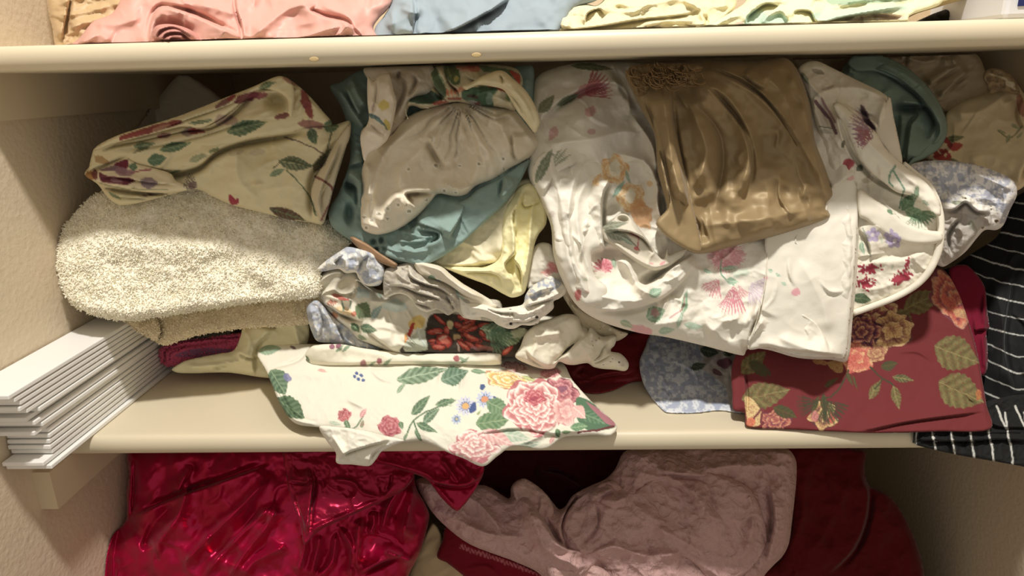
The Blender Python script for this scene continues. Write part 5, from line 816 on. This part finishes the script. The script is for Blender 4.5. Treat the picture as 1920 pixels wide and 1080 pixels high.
o=cloth('dark_red_velvet_throw',9,[(98,370),(115,320),(132,272),(200,325),(350,388),(440,436),(480,470),(480,760),(300,760),(220,470),(180,430),(130,390)],[(840,1000,.115),(1000,1060,.085),(960,1290,.06)],T=8,Tb=20,R=8,col=(118,20,34),mat='velvet',level='low',noise=[(2,20)],
 paint=lambda k:[k.stem([(170+i*5.4,332+i*1.9+(0 if i%2 else 12)),(175+i*5.4,334+i*1.9+(12 if i%2 else 0))],2.6,(190,110,115),.85) for i in range(50)],
 label='dark red velvet corner edged with zigzag stitching, below the mauve sheet',cat='throw')
o=cloth('beige_cloth',9,[(-10,480),(10,420),(60,310),(85,265),(110,300),(125,370),(180,400),(260,470),(290,600),(280,760),(-10,760)],[(800,1000,.13),(860,1070,.12),(860,1290,.10)],T=12,Tb=40,R=12,col=(206,184,146),level='low',noise=[(3,26,-30,2)],label='beige cotton cloth between the magenta satin and the red velvet corner',cat='cloth')
# ================================================================== top shelf
tq=cloth('quilted_satin_cover',10,[(165,-260),(170,-60),(180,40),(195,100),(205,165),(215,185),(300,185),(420,140),(500,60),(560,-60),(560,-260)],[(85,60,.06),(200,60,.075),(150,-100,.12)],T=24,Tb=60,R=30,col=(196,168,128),mat='satin3',level='top',noise=[(3,16,-10,2)],folds=[('s',4,9,[(225,160),(240,80),(255,0),(260,-80)],22),('r',7,6,[(200,60),(300,50),(420,20)]),('r',7,5,[(210,20),(300,-10),(430,-20)]),('r',6,5,[(260,110),(330,80),(400,70)])],label='tan quilted satin cover at the left end of the upper shelf',cat='cover')
pk=cloth('pink_satin_sheet',10,[(255,185),(300,140),(350,80),(420,50),(460,-20),(500,-120),(560,-260),(1500,-260),(1480,-100),(1475,0),(1450,40),(1420,70),(1400,110),(1440,150),(1450,185),(900,185)],[(150,70,.045),(700,60,.045),(400,-100,.12)],T=26,Tb=60,R=26,col=(212,162,149),mat='satin3',level='top',step=2.6,noise=[(3,60)],
 folds=[('r',14,10,[(290,160),(370,130),(420,160)]),('s',6,13,[(560,170),(575,80),(610,35),(720,60),(830,110),(920,150)][::-1],34),('d',650,110,70,36,10,-12),('s',4,8,[(885,-40),(890,30),(912,100),(918,170)],34),('r',12,9,[(940,150),(1000,90),(1090,30),(1180,10)]),('s',5,9,[(1330,140),(1300,90),(1220,70),(1160,40),(1190,10)],22),('r',6,7,[(1110,150),(1200,120),(1290,95)]),('r',9,6,[(1200,20),(1300,60),(1340,120)]),('r',6,7,[(1250,150),(1290,110),(1310,90)]),('r',14,8,[(600,20),(760,20),(900,60)]),('r',10,6,[(350,90),(450,90),(540,60)])],
 label='pink satin sheet draped along the front of the upper shelf',cat='sheet')
o=cloth('gathered_roll',10,[(565,160),(570,120),(590,95),(640,90),(700,105),(740,130),(760,165),(740,180),(580,180)],[(300,60,.022),(360,70,.022)],T=9,Tb=10,R=8,col=(196,140,130),mat='satin3',level='top',step=2,parent=pk,folds=[('s',3,6,[(580,150),(600,110),(660,100),(730,140)],8),('s',3,6,[(600,160),(620,125),(680,120),(730,160)],8),('s',3,5,[(570,130),(590,140),(640,150),(700,150)],8),('s',3,5,[(620,170),(640,140),(690,140)],8)])
o=cloth('grey_blue_sheet',10,[(1420,185),(1405,110),(1440,60),(1470,0),(1480,-260),(2280,-260),(2290,-60),(2240,0),(2160,30),(2120,90),(2080,160),(2060,185)],[(720,60,.045),(1080,50,.035),(900,-100,.11)],T=30,Tb=60,R=34,col=(150,162,169),level='top',noise=[(2,50)],folds=[('s',5,12,[(1650,130),(1740,90),(1850,30),(1920,-20)],60),('r',14,7,[(1440,100),(1530,60),(1560,0)]),('s',4,6,[(1540,140),(1550,60),(1540,-20)],24),('r',6,6,[(1500,30),(1560,50),(1570,20)])],label='pale grey-blue smooth sheet on the upper shelf, right of the pink satin',cat='sheet')
o=cloth('ivory_ruffled_cloth',11,[(60,140),(120,110),(170,100),(180,40),(215,15),(280,15),(320,20),(360,-20),(420,-120),(830,-120),(840,20),(800,60),(740,110),(700,140)],[(1050,55,.035),(1350,40,.035),(1200,-60,.09)],T=16,Tb=50,R=14,col=(224,214,176),level='top',step=2.4,noise=[(4,22,-10,2)],
 folds=[('s',4,10,[(350,40),(270,10),(190,30),(180,90),(240,100)],12),('s',3,8,[(270,100),(280,50),(330,30),(350,60)],10),('s',4,8,[(120,115),(300,100),(480,70),(650,50),(720,20)],18),('r',6,7,[(480,100),(560,80),(700,80)]),('s',4,7,[(650,90),(720,90),(700,40)],12),('r',8,8,[(380,20),(500,20),(640,-10)]),('d',410,30,20,14,0,-7),('r',6,6,[(640,0),(700,30),(730,70)])],label='ivory cotton cloth with curled ruffled edge on the upper shelf',cat='cloth')
def p(k):
    GG=(176,204,184)
    k.poly([(880,60),(930,30),(960,60),(1010,50),(1040,90),(1000,110),(880,110)],GG,.85);k.poly([(1120,50),(1300,30),(1480,20),(1480,40),(1300,60),(1150,80)],GG,.8);k.poly([(1180,0),(1480,-20),(1480,5),(1200,20)],(150,180,150),.8);k.poly([(1220,80),(1400,50),(1480,65),(1440,90),(1260,95)],(205,180,160),.8);k.blob(840,95,30,10,-20,(190,160,150),.7)
o=cloth('mint_striped_cloth',11,[(690,130),(760,80),(830,40),(880,0),(900,-120),(1500,-120),(1620,-20),(1600,20),(1490,60),(1480,110),(1000,130)],[(1330,40,.033),(1700,20,.036),(1500,-60,.09)],T=14,Tb=50,R=12,col=(226,222,184),level='top',step=2.4,paint=p,noise=[(4,18,-8,2.5)],
 folds=[('r',8,9,[(700,120),(780,80),(870,30),(950,5)]),('s',4,9,[(880,100),(880,60),(950,10),(1010,20)],14),('r',5,8,[(930,100),(960,60),(1010,40),(1040,80)]),('s',4,8,[(1040,90),(1060,40),(1120,40),(1150,80),(1300,50),(1480,20)],14),('r',5,7,[(1160,70),(1300,50),(1470,25)]),('s',4,7,[(1250,80),(1350,50),(1470,60)],12),('r',5,6,[(1180,20),(1320,0),(1500,-10)])],label='cream and mint green cloth crumpled at the right of the upper shelf',cat='cloth')
o=cloth('olive_tan_cloth',11,[(1440,80),(1520,50),(1620,20),(1720,-20),(1760,-120),(1500,-120),(1400,0)],[(1700,30,.07),(1820,10,.08)],T=12,Tb=40,R=10,col=(168,148,104),level='top',noise=[(3,18,-20,2)],folds=[('r',7,7,[(1480,60),(1600,20),(1720,-30)])],label='olive tan cloth behind the mint green cloth on the upper shelf',cat='cloth')
o=cloth('dark_cloth',11,[(1480,110),(1560,60),(1640,30),(1720,0),(1780,-100),(1900,-100),(1880,110)],[(1800,30,.11),(1880,20,.11)],T=12,Tb=40,R=12,col=(34,32,26),level='top',noise=[(3,18)],label='black cloth in the shade beside the white box on the upper shelf',cat='cloth')
# white box with navy side at the right end of the upper shelf
a=at(1880,40,.02);b=at(1902,40,.02)
bx=box('storage_box',(a[0],.02,H+.0008),(a[0]+.12,.14,H+.09),plain('white_plastic',(225,225,228),.35),None,.004)
tag(bx,'white plastic box with a navy panel at the right end of the upper shelf','box')
c=at(1902,10,.02);box('navy_panel',(b[0],.0186,at(1900,12,.02)[2]),(a[0]+.114,.0202,H+.075),plain('navy',(34,44,98),.4),bx,.0005)
